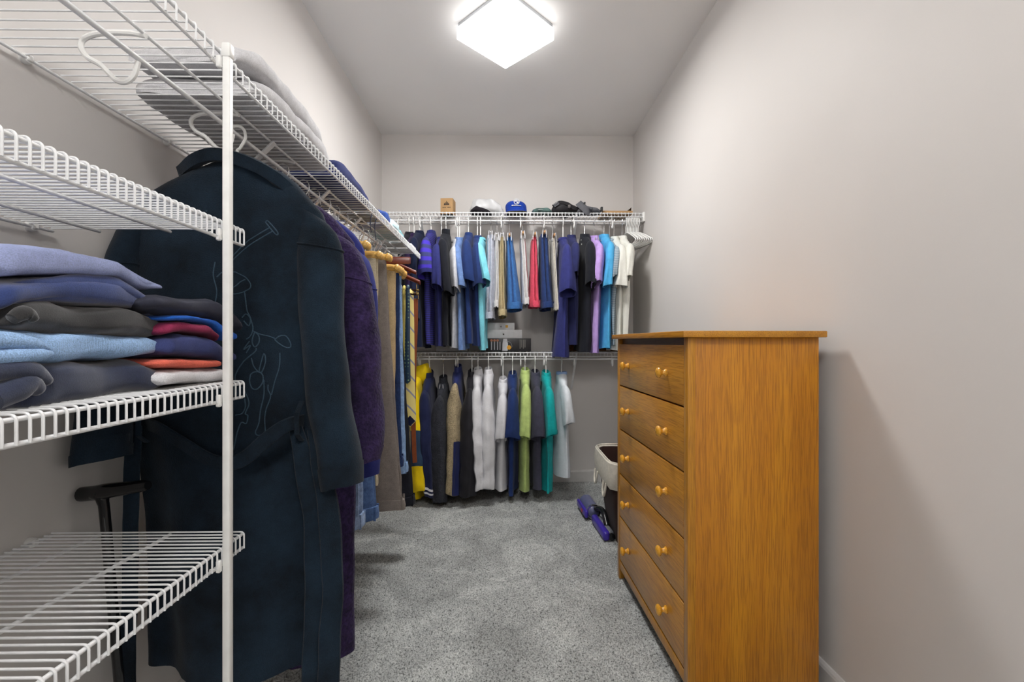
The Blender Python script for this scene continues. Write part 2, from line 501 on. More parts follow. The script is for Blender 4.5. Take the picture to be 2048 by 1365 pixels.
# ------------------------------------------------------------------ wire shelving on the back wall
YROD = 3.305
def back_shelf(label, z, rodz, endbr):
    yf = 3.288; yw = YB - .011
    O = (0, yf, z)
    t = thing('wire_shelf', label, 'wire shelf', O, 0, 'wire shelves on the back wall')
    mb = MB()
    n = int((XR - XL - .03) / .0254)
    for i in range(n + 1):
        x = XL + .015 + i * .0254
        tube([(x, yw, z + .002), (x, yf + .006, z + .002), (x, yf + .001, z), (x, yf, z - .005), (x, yf, z - .03)], .0019, 5, mb)
    o = part(t, 'wires', mb, WHITE, O); o['kind'] = 'stuff'
    for nm, y, zz, r in (('back_rod', yw, z - .003, .0033), ('deck_rod', yf + .16, z - .003, .0033), ('front_rod', yf + .004, z - .003, .0036),
                         ('lip_rod', yf + .004, z - .029, .0036), ('hanging_rod', YROD, rodz, .0058)):
        part(t, nm, tube([(XL + .004, y, zz), (XR - .004, y, zz)], r, 10), WHITE, O)
    for x in (-.78, -.62, -.36, -.03, .11, .28, .50, .78):
        P = [(x, yf + .15, z - .006), (x, yf + .07, z - .006), (x, yf + .04, z - .02), (x, yf + .045, rodz - .03), (x, YROD + .004, rodz - .05), (x, YROD - .008, rodz - .035), (x, YROD - .006, rodz - .004)]
        part(t, 'rod_hook', tube(curve3(P, 3), .0045, 7), WPLAST, O)
    for x in (-.62, -.02, .52):
        mb = ribbon([(x, yf + .03, z - .006), (x, YB - .004, z - .30)], .016, .006, (1, 0, 0))
        part(t, 'brace', mb, WHITE, O)
    for s, xx in ((1, XR), (-1, XL)):
        mb = box(min(xx, xx - s * .016), max(xx, xx - s * .016), yf - .006, yf + .07, z - .062, z + .006, .004)
        part(t, 'end_bracket', mb, WPLAST, O)
    return t
back_shelf('upper white wire shelf on the back wall holding the blue cap and bags', 2.043, 1.986, True)
back_shelf('lower white wire shelf on the back wall under the white boxes', 1.030, .981, False)

# ------------------------------------------------------------------ hamper and vacuum beside the chest
def hamper():
    O = (.765, 2.60, 0)
    t = thing('laundry_hamper', 'dark brown laundry hamper with cream cloth liner behind the chest', 'hamper', O)
    br = fabric('brown_hamper_cloth', rgb(58, 38, 34), 'nylon', .08)
    cr = fabric('cream_canvas', rgb(226, 220, 206), 'denim', .06)
    def sq(hx, hy, z, n=8, r=.16):
        P = []
        for k in range(4 * n):
            a = 2 * PI * (k + .5) / (4 * n)
            c, s = math.cos(a), math.sin(a)
            q = 8.0
            d = (abs(c) ** q + abs(s) ** q) ** (-1 / q)
            P.append((hx * c * d, hy * s * d, z))
        return P
    part(t, 'basket', loft([sq(.15, .18, .0), sq(.155, .185, .015), sq(.208, .238, .45), sq(.2, .23, .455), sq(.197, .227, .44), sq(.15, .18, .03)], None, True, True, True).wobble(.003, 12), br)
    ln = part(t, 'liner', loft([sq(.196, .226, .36), sq(.203, .232, .455), sq(.21, .24, .466), sq(.219, .248, .46), sq(.223, .252, .41), sq(.222, .251, .36), sq(.216, .245, .325), sq(.208, .238, .33)]).wobble(.006, 9, 3), cr)
    part(ln, 'rim_cord', tube(sq(.21, .24, .467), .004, 6, None, False, True), cr)
    for yk in (.13, -.10):
        P = [(-.218, yk - .03, .335), (-.224, yk - .027, .285), (-.225, yk, .258), (-.224, yk + .027, .285), (-.218, yk + .03, .335)]
        part(t, 'strap_handle', tube(curve3(P, 5), .0065, 8), cr)
    for s in (1, -1):
        part(t, 'hand_slot', loft([[(s * .11 * math.cos(a) * .5, -.2 if False else s * 0 + (.245 if s > 0 else -.245) * 1.012, .43 + .018 * math.sin(a)) for a in np.linspace(0, 2 * PI, 16, False)],
                              [(s * .11 * math.cos(a) * .5, (.245 if s > 0 else -.245) * 1.022, .43 + .018 * math.sin(a)) for a in np.linspace(0, 2 * PI, 16, False)]], None, True, True, True), br)
hamper()
def vacuum():
    O = (.545, 2.72, 0)
    t = thing('vacuum_head', 'purple and grey vacuum cleaner floor head lying beside the hamper', 'vacuum', O, R(4))
    pu = plain('purple_plastic', rgb(64, 46, 160), .3)
    gb = plain('smoky_roller', rgb(98, 102, 136), .22)
    gr = plain('grey_plastic', rgb(120, 122, 128), .35)
    part(t, 'front_bar', box(-.02, .018, -.22, .05, .004, .056, .014, 3), pu)
    part(t, 'roller_cover', lathe([(.0, -.11), (.03, -.105), (.044, -.09), (.045, .09), (.03, .105), (0, .11)], (.008, .19, .052), 'y', 22), gb)
    part(t, 'roller_end', lathe([(.046, -.005), (.048, 0), (.046, .005)], (.008, .095, .052), 'y', 22), plain('chrome_band', (.6, .6, .64, 1), .2, 1.0))
    part(t, 'side_bar', box(-.052, -.030, .07, .30, .02, .066, .010, 3), pu)
    part(t, 'red_latch', box(-.0545, -.046, .14, .17, .03, .052, .002), plain('red_plastic', rgb(180, 30, 40), .3))
    part(t, 'neck', tube(curve3([(.035, -.10, .04), (.036, -.04, .085), (.034, .02, .095), (.02, .08, .075)], 6), .016, 14), BLACKP)
    part(t, 'hinge_body', box(.016, .05, -.19, .04, .006, .046, .012, 3), gr)
    part(t, 'wheel', lathe([(.0, -.012), (.018, -.01), (.02, 0), (.018, .01), (0, .012)], (.03, -.205, .022), 'y', 16), BLACKP)
vacuum()

# ------------------------------------------------------------------ garments on hangers
# hang frame: u = along the hanger (towards the aisle), w = along the rod, z = height
class Frame:
    def __init__(s, kind, c):
        s.kind, s.c = kind, c
    def p(s, u, w_, z):
        return (s.c + w_, YROD - u, z) if s.kind == 'back' else (ROD_X + u, s.c + w_, z)
    def org(s, z): return s.p(0, 0, z)
    def arr(s, A):
        A = np.asarray(A, float); out = np.empty_like(A)
        if s.kind == 'back':
            out[..., 0] = s.c + A[..., 1]; out[..., 1] = YROD - A[..., 0]
        else:
            out[..., 0] = ROD_X + A[..., 0]; out[..., 1] = s.c + A[..., 1]
        out[..., 2] = A[..., 2]
        return out
    def rodz(s, low): return (.981 if low else 1.986) if s.kind == 'back' else ROD_Z

def hook_pts(fr, zr, rr, zneck):
    P = []
    for k in range(9):
        a = R(-50 + 230 * k / 8)
        P.append((rr * math.cos(a) * -1, zr + rr * .05 + rr * math.sin(a)))
    P.append((rr * 1.0, zr - rr * .6)); P.append((rr * .35, zr - rr * 1.7)); P.append((0, zr - rr * 2.3)); P.append((0, zneck))
    return [fr.p(u, 0, z) for u, z in P]

def hanger(fr, zr, zneck, kind, label, group, hu=.205, tilt=0.0):
    """kind: plastic, wood, wire, clip, clamp, cherry"""
    nm = {'plastic': 'plastic_hanger', 'wood': 'wooden_hanger', 'wire': 'wire_hanger', 'clip': 'clip_hanger', 'clipwood': 'clip_hanger', 'clamp': 'trouser_hanger', 'cherry': 'wooden_hanger'}[kind]
    O = fr.org(zneck)
    t = thing(nm, label, 'hanger', O, 0, group)
    thick = {'plastic': .0038, 'wire': .0016}.get(kind, .0019)
    mat = {'plastic': WPLAST, 'wire': plain('dark_wire', (.12, .11, .10, 1), .4, .6)}.get(kind, CHROME)
    rr = .021 if kind == 'plastic' else .019
    part(t, 'hook', tube(curve3(hook_pts(fr, zr, rr, zneck), 3), thick, 7), mat, O)
    zs = zneck - .085
    if kind in ('plastic', 'wire'):
        P = [(0, zneck), (.03, zneck - .006), (hu * .6, zneck - .045), (hu - .01, zs + .004), (hu, zs - .01), (hu - .012, zs - .022), (hu * .5, zs - .026),
             (-hu * .5, zs - .026), (-hu + .012, zs - .022), (-hu, zs - .01), (-hu + .01, zs + .004), (-hu * .6, zneck - .045), (-.03, zneck - .006)]
        part(t, 'frame', tube([fr.p(u, 0, z) for u, z in P], thick, 7, None, False, True), mat, O)
    elif kind in ('wood', 'cherry'):
        wm = OAKY if kind == 'wood' else CHERRY
        for s in (1, -1):
            rings = []
            for k in range(9):
                q = k / 8
                u = s * (hu * q); z = zneck - .01 - .075 * q ** 1.25
                h = .016 - .005 * q; b = .006 + .006 * math.sin(PI * min(q * .9 + .1, 1))
                rings.append([fr.p(u, b * math.cos(a), z + h * math.sin(a)) for a in np.linspace(0, 2 * PI, 10, False)])
            part(t, 'arm', loft(rings, None, True, True, True), wm, O)
        part(t, 'bar', tube([fr.p(-hu * .86, 0, zs + .0), fr.p(hu * .86, 0, zs + .0)], .0045, 8), wm, O)
    elif kind in ('clip', 'clipwood'):
        wm = CHROME if kind == 'clip' else OAKY
        if kind == 'clip':
            part(t, 'bar', tube([fr.p(-.14, 0, zneck), fr.p(.14, 0, zneck)], .0022, 7), CHROME, O)
        else:
            mb = MB(); rings = []
            for u in np.linspace(-.15, .15, 9):
                e = .7 if abs(u) > .14 else 1
                rings.append([fr.p(u, .007 * e * math.cos(a), zneck - .002 + .014 * e * math.sin(a) - abs(u) * .03) for a in np.linspace(0, 2 * PI, 10, False)])
            part(t, 'bar', loft(rings, mb, True, True, True), wm, O)
        for u in (.105, -.105):
            mb = MB()
            for s in (1, -1):
                rings = [[fr.p(u - .009, s * .0125, zneck + .014), fr.p(u + .009, s * .0125, zneck + .014), fr.p(u + .009, s * .0085, zneck + .014), fr.p(u - .009, s * .0085, zneck + .014)],
                         [fr.p(u - .011, s * .016, zneck - .02), fr.p(u + .011, s * .016, zneck - .02), fr.p(u + .011, s * .011, zneck - .02), fr.p(u - .011, s * .011, zneck - .02)],
                         [fr.p(u - .011, s * .017, zneck - .042), fr.p(u + .011, s * .017, zneck - .042), fr.p(u + .011, s * .012, zneck - .042), fr.p(u - .011, s * .012, zneck - .042)]]
                loft(rings, mb, True, True, True)
            part(t, 'clip', mb, plain('dull_steel_clip', (.42, .42, .44, 1), .45, .5), O)
    elif kind == 'clamp':
        for s in (1, -1):
            rings = []
            for u in np.linspace(-hu, hu, 15):
                e = 1.0 if abs(u) < hu - .012 else .8
                rings.append([fr.p(u, s * .011 + .0095 * e * math.cos(a), zneck - .022 + (.0165 * e) * math.sin(a)) for a in np.linspace(0, 2 * PI, 12, False)])
            part(t, 'jaw', loft(rings, None, True, True, True), OAKP, O)
            for q in (1, -1):
                prof = [(.008, -.004), (.009, .004), (.0145, .007), (.0165, .013), (.0145, .019), (.009, .023), (0, .0245)]
                c = fr.p(q * (hu - .004), s * .015, zneck - .022)
                prof2 = [(r_, h_ * q) for r_, h_ in prof]
                part(t, 'knob', lathe(prof2, c, 'x', 16), OAKP, O)
        part(t, 'clamp_wire', tube([fr.p(-.03, 0, zneck + .02), fr.p(-.03, .012, zneck), fr.p(.03, .012, zneck), fr.p(.03, 0, zneck + .02)], .0018, 6), CHROME, O)
    return t

def ripple(u, z, A, seed, k):
    return A * (math.sin(u * k + seed * 5.1 + 1.6 * mn.noise(Vector((u * 5, z * 2.2, seed)))) + .5 * math.sin(u * k * 2.1 + seed * 3.3 + z * 2))

def garment(name, label, cat, group, fr, z0, zb, body, near, far=None, mats=None, collar='polo', hu=.21, drop=.085, tb=.045, sleeve='short',
            rip=.014, seed=1.0, bands=None, hd=.062, far_u=None, chest=1.02, hem=1.0, neck=.062, kfreq=30, placket=False, panel=None):
    """body = (w offset near edge, w offset far edge) at the hem; near = (u, w, z, half width) of the near cuff"""
    O = fr.org(zb)
    t = thing(name, label, cat, O, 0, group)
    bm, sm, cm = mats if isinstance(mats, tuple) else (mats, mats, mats)
    zn = z0 - .028                       # neckline
    zsh = zn - drop                      # shoulder tip
    L = zsh - zb
    keys = [(0, neck, .030, zn), (.03, neck + .012, .033, zn - .006), (.16, hu * .62, .037, zn - drop * .45), (.26, hu * .97, .034, zsh + .004), (.31, hu * 1.0, .034, zsh - .016),
            (.42, hu * chest, .034, zsh - L * .16), (.62, hu * chest, .036, zsh - L * .45), (1.0, hu * hem, tb, zb)]
    ts = np.concatenate([np.linspace(0, .31, 9), np.linspace(.345, 1, 20)])
    K = spl(keys, ts)
    n = 36
    rings = []
    for (a, th, z), tt in zip(K, ts):
        g = max(0.0, min(1.0, (zsh - z) / L)); ge = g ** .8
        ring = []
        for j in range(n):
            an = 2 * PI * j / n
            c, s = math.cos(an), math.sin(an)
            u = a * (abs(c) ** .75) * (1 if c >= 0 else -1)
            q = (u / hu + 1) / 2
            wc = (body[0] * q + body[1] * (1 - q)) * ge
            wv = th * (abs(s) ** .8) * (1 if s >= 0 else -1) * (.62 + .38 * math.sqrt(max(0, 1 - (u / (a + 1e-6)) ** 2)))
            rp = ripple(u, z, rip * ge, seed + (.35 if s > 0 else 0), kfreq) * (1 - .25 * abs(c))
            zz = z + (.006 * math.sin(u * 22 + seed * 3) * g if tt > .95 else 0)
            ring.append((u, wc + wv + rp, zz))
        rings.append(ring)
    rings.append([(u * .97, (w_ - body[0] * .5) * .92 + body[0] * .5, z + .014) for u, w_, z in rings[-1]])
    mb = loft(fr.arr(np.array(rings))).wobble(.004, 11, seed)
    part(t, 'body', mb, bm, O)
    for side, cuff in ((1, near), (-1, far)):
        if cuff is None:
            if near is None: continue
            cuff = (min(near[0], .2), near[1] * .25, near[2] + .01, min(near[3], .04))
        cu, cw, cz, chw = cuff
        a0 = .072 if sleeve == 'short' else .07
        if sleeve == 'short':
            keys = [(0, hu - .045, 0, zsh - .045, a0, .028, 62), (.2, hu - .004, cw * .16, zsh - .058, a0, .034, 55), (.5, (hu + cu) / 2 + .008, cw * .5, zsh - .05 - (zsh - .05 - cz) * .42, .07, .034 + (chw - .034) * .5, 30),
                    (.97, cu, cw, cz, hd, chw, 12), (1.0, cu, cw, cz - .004, hd * .97, chw * .97, 12)]
        else:
            zm = zsh - (zsh - cz) * .5
            keys = [(0, hu - .045, 0, zsh - .05, .075, .028, 62), (.1, hu - .002, cw * .1, zsh - .065, .072, .034, 50), (.3, hu + .012, cw * .25, zsh - (zsh - cz) * .25, .066, .02 + chw * .7, 22),
                    (.55, (hu + cu) / 2 + .014, cw * .45, zm, .062, .014 + chw * .85, 8), (.85, cu, cw * .85, cz + (zsh - cz) * .14, hd * .95, chw * 1.02, 4), (.98, cu, cw, cz, hd * .85, chw, 4), (1.0, cu, cw, cz - .004, hd * .8, chw * .95, 4)]
        m = 16 if sleeve == 'short' else 60
        ts = np.linspace(0, 1, m); K = spl(keys, ts); n2 = 24
        rings = []
        for (u0, w0, zc, a, b, ph), tt in zip(K, ts):
            ph = R(ph); ring = []
            for j in range(n2):
                an = 2 * PI * j / n2
                ca, sb = math.cos(an) * a, math.sin(an) * b
                rp = 1 + (.13 if sleeve == 'short' else .16) * tt * math.sin(3 * an + seed * 4 + tt * 2) + .10 * tt * math.sin(5 * an + seed * 9 + tt)
                ring.append((side * (u0 + ca * math.cos(ph) * rp), w0 + sb * rp, zc + ca * math.sin(ph) + .012 * tt * math.sin(an + seed)))
            rings.append(ring)
        c0 = np.mean(np.array(rings[-1]), 0)
        if panel and side == 1:
            t0, t1, a0, a1, pmat = panel
            rs = []
            for rg in rings[int(t0 * (m - 1)):int(t1 * (m - 1)) + 1]:
                cc = np.mean(np.array(rg), 0)
                rs.append([tuple(cc + (np.array(rg[j % n2]) - cc) * 1.07) for j in range(a0, a1 + 1)])
            part(t, 'sleeve_panel', loft(fr.arr(np.array(rs)), None, False).wobble(.007, 13, seed + side), pmat, O)
        def close(rs):
            c1 = np.mean(np.array(rs[-1]), 0)
            rs = list(rs)
            rs.append([tuple(c1 + (np.array(p) - c1) * np.array((.9, .88, 1)) + np.array((0, 0, .002))) for p in rs[-1]])
            rs.append([tuple(c1 + (np.array(p) - c1) * np.array((.95, .95, 1)) + np.array((0, 0, .03))) for p in rs[-2]])
            return rs
        if bands:
            i0 = 0
            for k, (frac, bmat, bname) in enumerate(bands):
                i1 = int(round(frac * (m - 1)))
                rs = rings[i0:i1 + 1]
                if k == len(bands) - 1: rs = close(rs)
                part(t, bname, loft(fr.arr(np.array(rs))).wobble(.003 if sleeve == 'short' else .007, 13, seed + side), bmat, O)
                i0 = i1
        else:
            mb = loft(fr.arr(np.array(close(rings)))).wobble(.003 if sleeve == 'short' else .007, 13, seed + side)
            s_ = part(t, 'sleeve', mb, sm, O)
            if collar == 'polo' and sleeve == 'short':
                band = rings[-3:]
                rs = []
                for i, rg in enumerate([band[0], band[1], band[2]]):
                    cc = np.mean(np.array(rg), 0)
                    rs.append([tuple(cc + (np.array(p) - cc) * 1.045) for p in rg])
                part(s_, 'cuff', loft(fr.arr(np.array(rs))).wobble(.003, 13, seed + side), cm, O)
    # collar
    if collar in ('polo', 'shirt', 'stand'):
        hh, out = {'polo': (.030, .020), 'shirt': (.034, .018), 'stand': (.045, .002)}[collar]
        prof = [(.92, -.008), (.94, .6 * hh), (1.0, hh), (1.06, hh * .9), (1.12 + out * 4, hh * .3), (1.25 + out * 8, -.032)] if collar != 'stand' else [(.95, -.01), (.96, .5 * hh), (.98, hh), (1.06, hh * 1.02), (1.10, .5 * hh), (1.15, -.012)]
        rs = []
        for k, h in prof:
            ring = []
            for j in range(28):
                an = 2 * PI * j / 28
                dip = .012 * math.sin(an * 1.0 + .4) if k > 1.05 else 0
                ring.append((neck * k * math.cos(an), .0275 * k * math.sin(an) * (1.0 if collar != 'stand' else .95), zn + h - .004 + dip * (h < .02) + .01 * math.cos(an) * (k < 1.07) * -1))
            rs.append(ring)
        part(t, 'collar', loft(fr.arr(np.array(rs))).wobble(.006, 16, seed), cm, O)
    elif collar == 'crew':
        rs = [[(neck * k * math.cos(2 * PI * j / 24), .036 * k * math.sin(2 * PI * j / 24), zn + h) for j in range(24)] for k, h in ((.9, -.012), (.93, .006), (1.0, .012), (1.08, .006), (1.12, -.008))]
        part(t, 'neckband', loft(fr.arr(np.array(rs))).wobble(.003, 16, seed), cm, O)
    elif collar == 'hood':
        rs = []
        for k in range(7):
            q = k / 6
            a = .055 + .035 * math.sin(PI * (q * .8 + .1)); b = .03 + .045 * math.sin(PI * (q * .85 + .1))
            rs.append([(a * math.cos(2 * PI * j / 24), .012 + b * math.sin(2 * PI * j / 24), zn + .055 - q * .14 + .02 * math.sin(2 * PI * j / 24)) for j in range(24)])
        part(t, 'hood', loft(fr.arr(np.array(rs)), None, True, True, True).wobble(.012, 14, seed), cm, O)
    if placket:
        for k in range(2):
            z = zn - .03 - .035 * k
            part(t, 'button', lathe([(0, -.0015), (.005, -.001), (.005, .001), (0, .0015)], fr.p(.055 + .02 * k, -.034, z), 'x', 10), WPLAST, O)
    return t

def legs(name, label, cat, group, fr, zt, zb, top, bot, mat, hw_top=.11, hw_bot=.15, gap=.022, seed=1.0, band='waistband', flare=1.0, rip=.006, loops=True, upane=0.0):
    """folded shorts or trousers clamped by the hems: two flat legs, waistband at the bottom. top/bot = (w centre, half thickness)"""
    O = fr.org(zb)
    t = thing(name, label, cat, O, 0, group)
    n = 28
    H = zt - zb
    for s in (1, -1):
        rings = []
        for k in range(18):
            q = k / 17
            z = zt - H * q
            hw = hw_top + (hw_bot - hw_top) * q ** 1.3
            wc = top[0] + (bot[0] - top[0]) * q + s * (top[1] + (bot[1] - top[1]) * q) * .39
            th = (top[1] + (bot[1] - top[1]) * q) * .62
            ring = []
            for j in range(n):
                an = 2 * PI * j / n
                c, si = math.cos(an), math.sin(an)
                u = hw * (abs(c) ** .7) * (1 if c > 0 else -1) + upane * q
                w_ = wc + th * (abs(si) ** .8) * (1 if si > 0 else -1) * (1 - .3 * abs(c) ** 3) + ripple(u, z, rip * (.3 + .7 * q), seed + s * .7, 36)
                ring.append((u, w_, z + .004 * math.sin(9 * u + seed)))
            rings.append(ring)
        rings.append([(u * .95, w_, z + .012) for u, w_, z in rings[-1]])
        mb = loft(fr.arr(np.array(rings)), None, True, True, False).wobble(.004, 12, seed + s)
        part(t, 'leg', mb, mat, O)
    rings = []
    for z, k in ((zb + .042, 1.0), (zb + .040, 1.04), (zb + .02, 1.06), (zb - .002, 1.05), (zb - .003, .96), (zb + .02, .93)):
        rings.append([(hw_bot * k * (abs(math.cos(a)) ** .7) * (1 if math.cos(a) > 0 else -1) + upane, bot[0] + bot[1] * 1.04 * k * (abs(math.sin(a)) ** .8) * (1 if math.sin(a) > 0 else -1) + .4 * rip * math.sin(a * 4 + seed),
                       z + .006 * math.sin(a + seed)) for a in np.linspace(0, 2 * PI, 32, False)])
    b = part(t, band, loft(fr.arr(np.array(rings))).wobble(.004, 12, seed), mat, O)
    if loops:
        for a in (.35, 1.2, -.35, -1.2, 2.4):
            c, si = math.cos(a), math.sin(a)
            u = hw_bot * 1.05 * (abs(c) ** .7) * (1 if c > 0 else -1) + upane
            w_ = bot[0] + bot[1] * 1.08 * (abs(si) ** .8) * (1 if si > 0 else -1)
            e = .004
            mb = loft([[fr.p(u - e, w_ - .0015, z), fr.p(u + e, w_ - .0015, z), fr.p(u + e, w_ + .0015, z), fr.p(u - e, w_ + .0015, z)] for z in (zb - .002, zb + .02, zb + .05)], None, True, True, True)
            part(b, 'belt_loop', mb, mat, O)
    return t

NAVY = fabric('navy_pique', rgb(36, 56, 108)); NAVY2 = fabric('indigo_pique', rgb(48, 52, 112)); DKNAVY = fabric('dark_navy_jersey', rgb(24, 32, 58))
BLACK = fabric('black_jersey', rgb(30, 32, 40)); INDIGO = fabric('deep_indigo_jersey', rgb(40, 44, 88))
STRIPE = striped('purple_and_slate_stripes', rgb(66, 48, 186), rgb(54, 60, 112), 5.5, 'Z', lo=.35, hi=.65, dist=1.5)
PURPLE = fabric('dark_plum_jersey', rgb(44, 30, 66))
HEATHER = fabric('light_grey_heather', rgb(198, 200, 206), var=.16); CHAMBRAY = fabric('light_blue_denim', rgb(112, 142, 196), 'denim', .1)
AQUA = fabric('aqua_jersey', rgb(126, 208, 224)); LAV = fabric('lavender_pique', rgb(184, 154, 218)); SKY = fabric('sky_blue_pique', rgb(82, 172, 224))
OFFW = fabric('off_white_pique', rgb(230, 230, 222), var=.04); WHT = fabric('white_cotton', rgb(226, 226, 230), var=.04); WHT2 = fabric('pale_ice_jersey', rgb(222, 228, 234), var=.05)
LIME = fabric('lime_pique', rgb(190, 212, 130)); CHAR = fabric('charcoal_cotton', rgb(70, 70, 86)); TEAL = fabric('teal_pique', rgb(24, 172, 172))
CHFL = fabric('charcoal_fleece', rgb(52, 54, 62), 'sherpa', .2); SHERPA = fabric('beige_sherpa', rgb(176, 160, 128), 'sherpa', .14); NYL = fabric('navy_nylon', rgb(38, 46, 96), 'nylon', .1, .5)
YEL = fabric('yellow_nylon', rgb(250, 212, 10), 'nylon', .08, .6); SLATE = fabric('slate_blue_nylon', rgb(44, 66, 92), 'nylon', .1, .6)
BLKN = fabric('black_nylon', rgb(36, 35, 40), 'nylon', .15, .55); TRACK = fabric('navy_track_jersey', rgb(32, 38, 72))
KHAKI = fabric('khaki_twill', rgb(202, 184, 142), 'denim', .06); LGSH = fabric('pale_lavender_grey_cotton', rgb(196, 200, 214), 'denim', .08); BLUESH = fabric('mid_blue_twill', rgb(66, 116, 180), 'denim', .08)
CORAL = fabric('coral_twill', rgb(228, 84, 108), 'denim', .06); NAVSH = fabric('navy_twill', rgb(44, 66, 118), 'denim', .08); CREAM = fabric('cream_twill', rgb(222, 216, 204), 'denim', .05)
WHSH = fabric('white_twill', rgb(228, 226, 226), 'denim', .04); PLAID = striped('grey_blue_check', rgb(160, 170, 180), rgb(120, 140, 150), 26.0, 'Z')

YS, YBD = 3.055, 3.11          # depth of the near cuff and of the near body edge
def row_item(name, label, cat, group, hookpx, hang, ztop, sl, bd, mats, low=False, long=False, seed=None, **kw):
    fr = Frame('back', X(hookpx, YROD))
    seed = seed if seed is not None else (hookpx * .377) % 9
    z0 = Zp(ztop, YROD - .05)
    near = None
    if sl:
        xl, xr, yb = sl
        near = (kw.pop('us', .245), X((xl + xr) / 2, YS) - fr.c, Zp(yb, YS) + .012, (xr - xl) / 2 * YS / F)
    xl, xr, yb = bd
    wn = X((xl + xr) / 2, YBD) - fr.c
    kw.setdefault('tb', max(.022, (xr - xl) / 2 * YBD / F * .95))
    far_w = kw.pop('farw', wn * .35)
    g = garment(name, label, cat, group, fr, z0, Zp(yb, YBD), (wn, far_w), near, None, mats, sleeve='long' if long else 'short', seed=seed, **kw)
    hname = {'plastic': 'white plastic hanger', 'wood': 'natural wood hanger', 'clip': 'silver metal hanger', 'wire': 'thin wire hanger'}[hang]
    hanger(fr, fr.rodz(low), z0 - .050, hang, ' '.join((hname + ' inside the ' + label).split()[:16]), 'hangers on the back wall rods', .2)
    return g
G1 = 'shirts on the upper back rod'
row_item('shirt', 'black shirt half hidden at the far left of the upper back rod', 'shirt', G1, 819, 'plastic', 461, (800, 820, 590), (800, 820, 690), BLACK)
row_item('shirt', 'dark plum shirt tucked behind the dark navy one on the upper rod', 'shirt', G1, 828, 'plastic', 464, (806, 828, 600), (806, 826, 690), PURPLE)
row_item('polo_shirt', 'very dark navy polo shirt left of the purple striped polo', 'shirt', G1, 839, 'plastic', 458, (812, 838, 640), (816, 850, 696), DKNAVY, rip=.014)
row_item('polo_shirt', 'purple and slate striped polo shirt on the upper rod', 'shirt', G1, 862, 'plastic', 458, (837, 868, 556), (850, 866, 690), (striped('indigo_fine_stripes', rgb(52, 44, 140), rgb(36, 42, 84), 22.0, 'Z', lo=.35, hi=.65), STRIPE, NAVY2))
row_item('t_shirt', 'indigo t-shirt with a small white dot on the sleeve', 'shirt', G1, 883, 'plastic', 470, (863, 886, 578), (868, 884, 692), NAVY2, collar='crew')
row_item('polo_shirt', 'black shirt between the indigo t-shirt and the pale grey one', 'shirt', G1, 892, 'plastic', 460, (886, 907, 590), (884, 902, 693), BLACK, collar='stand')
row_item('t_shirt', 'pale heather grey t-shirt on the upper rod', 'shirt', G1, 915, 'plastic', 474, (903, 920, 582), (896, 918, 697), HEATHER, collar='crew')
row_item('shirt', 'light blue denim shirt next to the pale grey t-shirt', 'shirt', G1, 919, 'plastic', 472, (914, 932, 576), (914, 936, 699), CHAMBRAY)
row_item('polo_shirt', 'navy polo shirt left of another navy polo on the upper rod', 'shirt', G1, 937, 'plastic', 462, (923, 950, 570), (930, 950, 686), NAVY)
row_item('polo_shirt', 'navy polo shirt beside the aqua shirt', 'shirt', G1, 955, 'plastic', 468, (944, 971, 576), (945, 962, 691), NAVY)
row_item('t_shirt', 'aqua t-shirt peeking out beside the navy polo', 'shirt', G1, 961, 'plastic', 470, (962, 981, 568), (960, 973, 699), AQUA, collar='crew')
row_item('t_shirt', 'large indigo t-shirt hanging down past the lower shelf', 'shirt', G1, 1126, 'plastic', 470, (1117, 1153, 590), (1107, 1142, 716), NAVY2, us=.27, collar='crew', hem=1.05)
row_item('polo_shirt', 'deep indigo polo shirt beside the large indigo t-shirt', 'shirt', G1, 1142, 'wood', 466, (1140, 1157, 555), (1140, 1156, 692), INDIGO)
row_item('polo_shirt', 'black polo shirt on the upper rod left of the lavender polo', 'shirt', G1, 1169, 'wood', 464, (1172, 1191, 574), (1156, 1186, 703), BLACK, placket=True)
row_item('polo_shirt', 'lavender polo shirt on the upper rod', 'shirt', G1, 1188, 'clip', 468, (1182, 1203, 571), (1184, 1199, 706), LAV)
row_item('polo_shirt', 'sky blue polo shirt on the upper rod', 'shirt', G1, 1208, 'wood', 465, (1205, 1224, 574), (1202, 1226, 698), SKY, placket=True)
row_item('shirt', 'grey checked shirt behind the left off-white polo', 'shirt', G1, 1219, 'wood', 474, (1222, 1234, 560), (1222, 1232, 690), PLAID)
row_item('polo_shirt', 'off-white polo shirt in front of the grey checked shirt', 'shirt', G1, 1228, 'wood', 470, (1229, 1255, 576), (1227, 1246, 701), OFFW)
row_item('polo_shirt', 'off-white polo shirt next to the bundle of empty hangers', 'shirt', G1, 1244, 'wood', 468, (1246, 1262, 562), (1244, 1259, 690), OFFW)

G2 = 'clothes on the lower back rod'
row_item('ski_jacket', 'yellow and slate blue ski jacket on the lower rod', 'jacket', G2, 838, 'plastic', 740, (826, 852, 985), (818, 846, 1000), (YEL, YEL, YEL), True, True, collar='hood', hd=.06,
         bands=[(.48, YEL, 'sleeve'), (.76, SLATE, 'sleeve_panel'), (1.0, YEL, 'sleeve_cuff')])
tj = row_item('track_jacket', 'navy track jacket with two white stripes at the cuff', 'jacket', G2, 859, 'plastic', 748, (849, 869, 996), (852, 872, 985), TRACK, True, True, collar='stand', hd=.05,
         bands=[(.90, TRACK, 'sleeve'), (.918, WHT, 'cuff_stripe'), (.935, TRACK, 'sleeve_band'), (.952, WHT, 'cuff_stripe'), (1.0, TRACK, 'sleeve_end')])
row_item('fleece_jacket', 'charcoal fleece jacket trailing to the carpet', 'jacket', G2, 887, 'clip', 758, (866, 894, 1008), (872, 902, 985), CHFL, True, True, collar='stand', hd=.055)
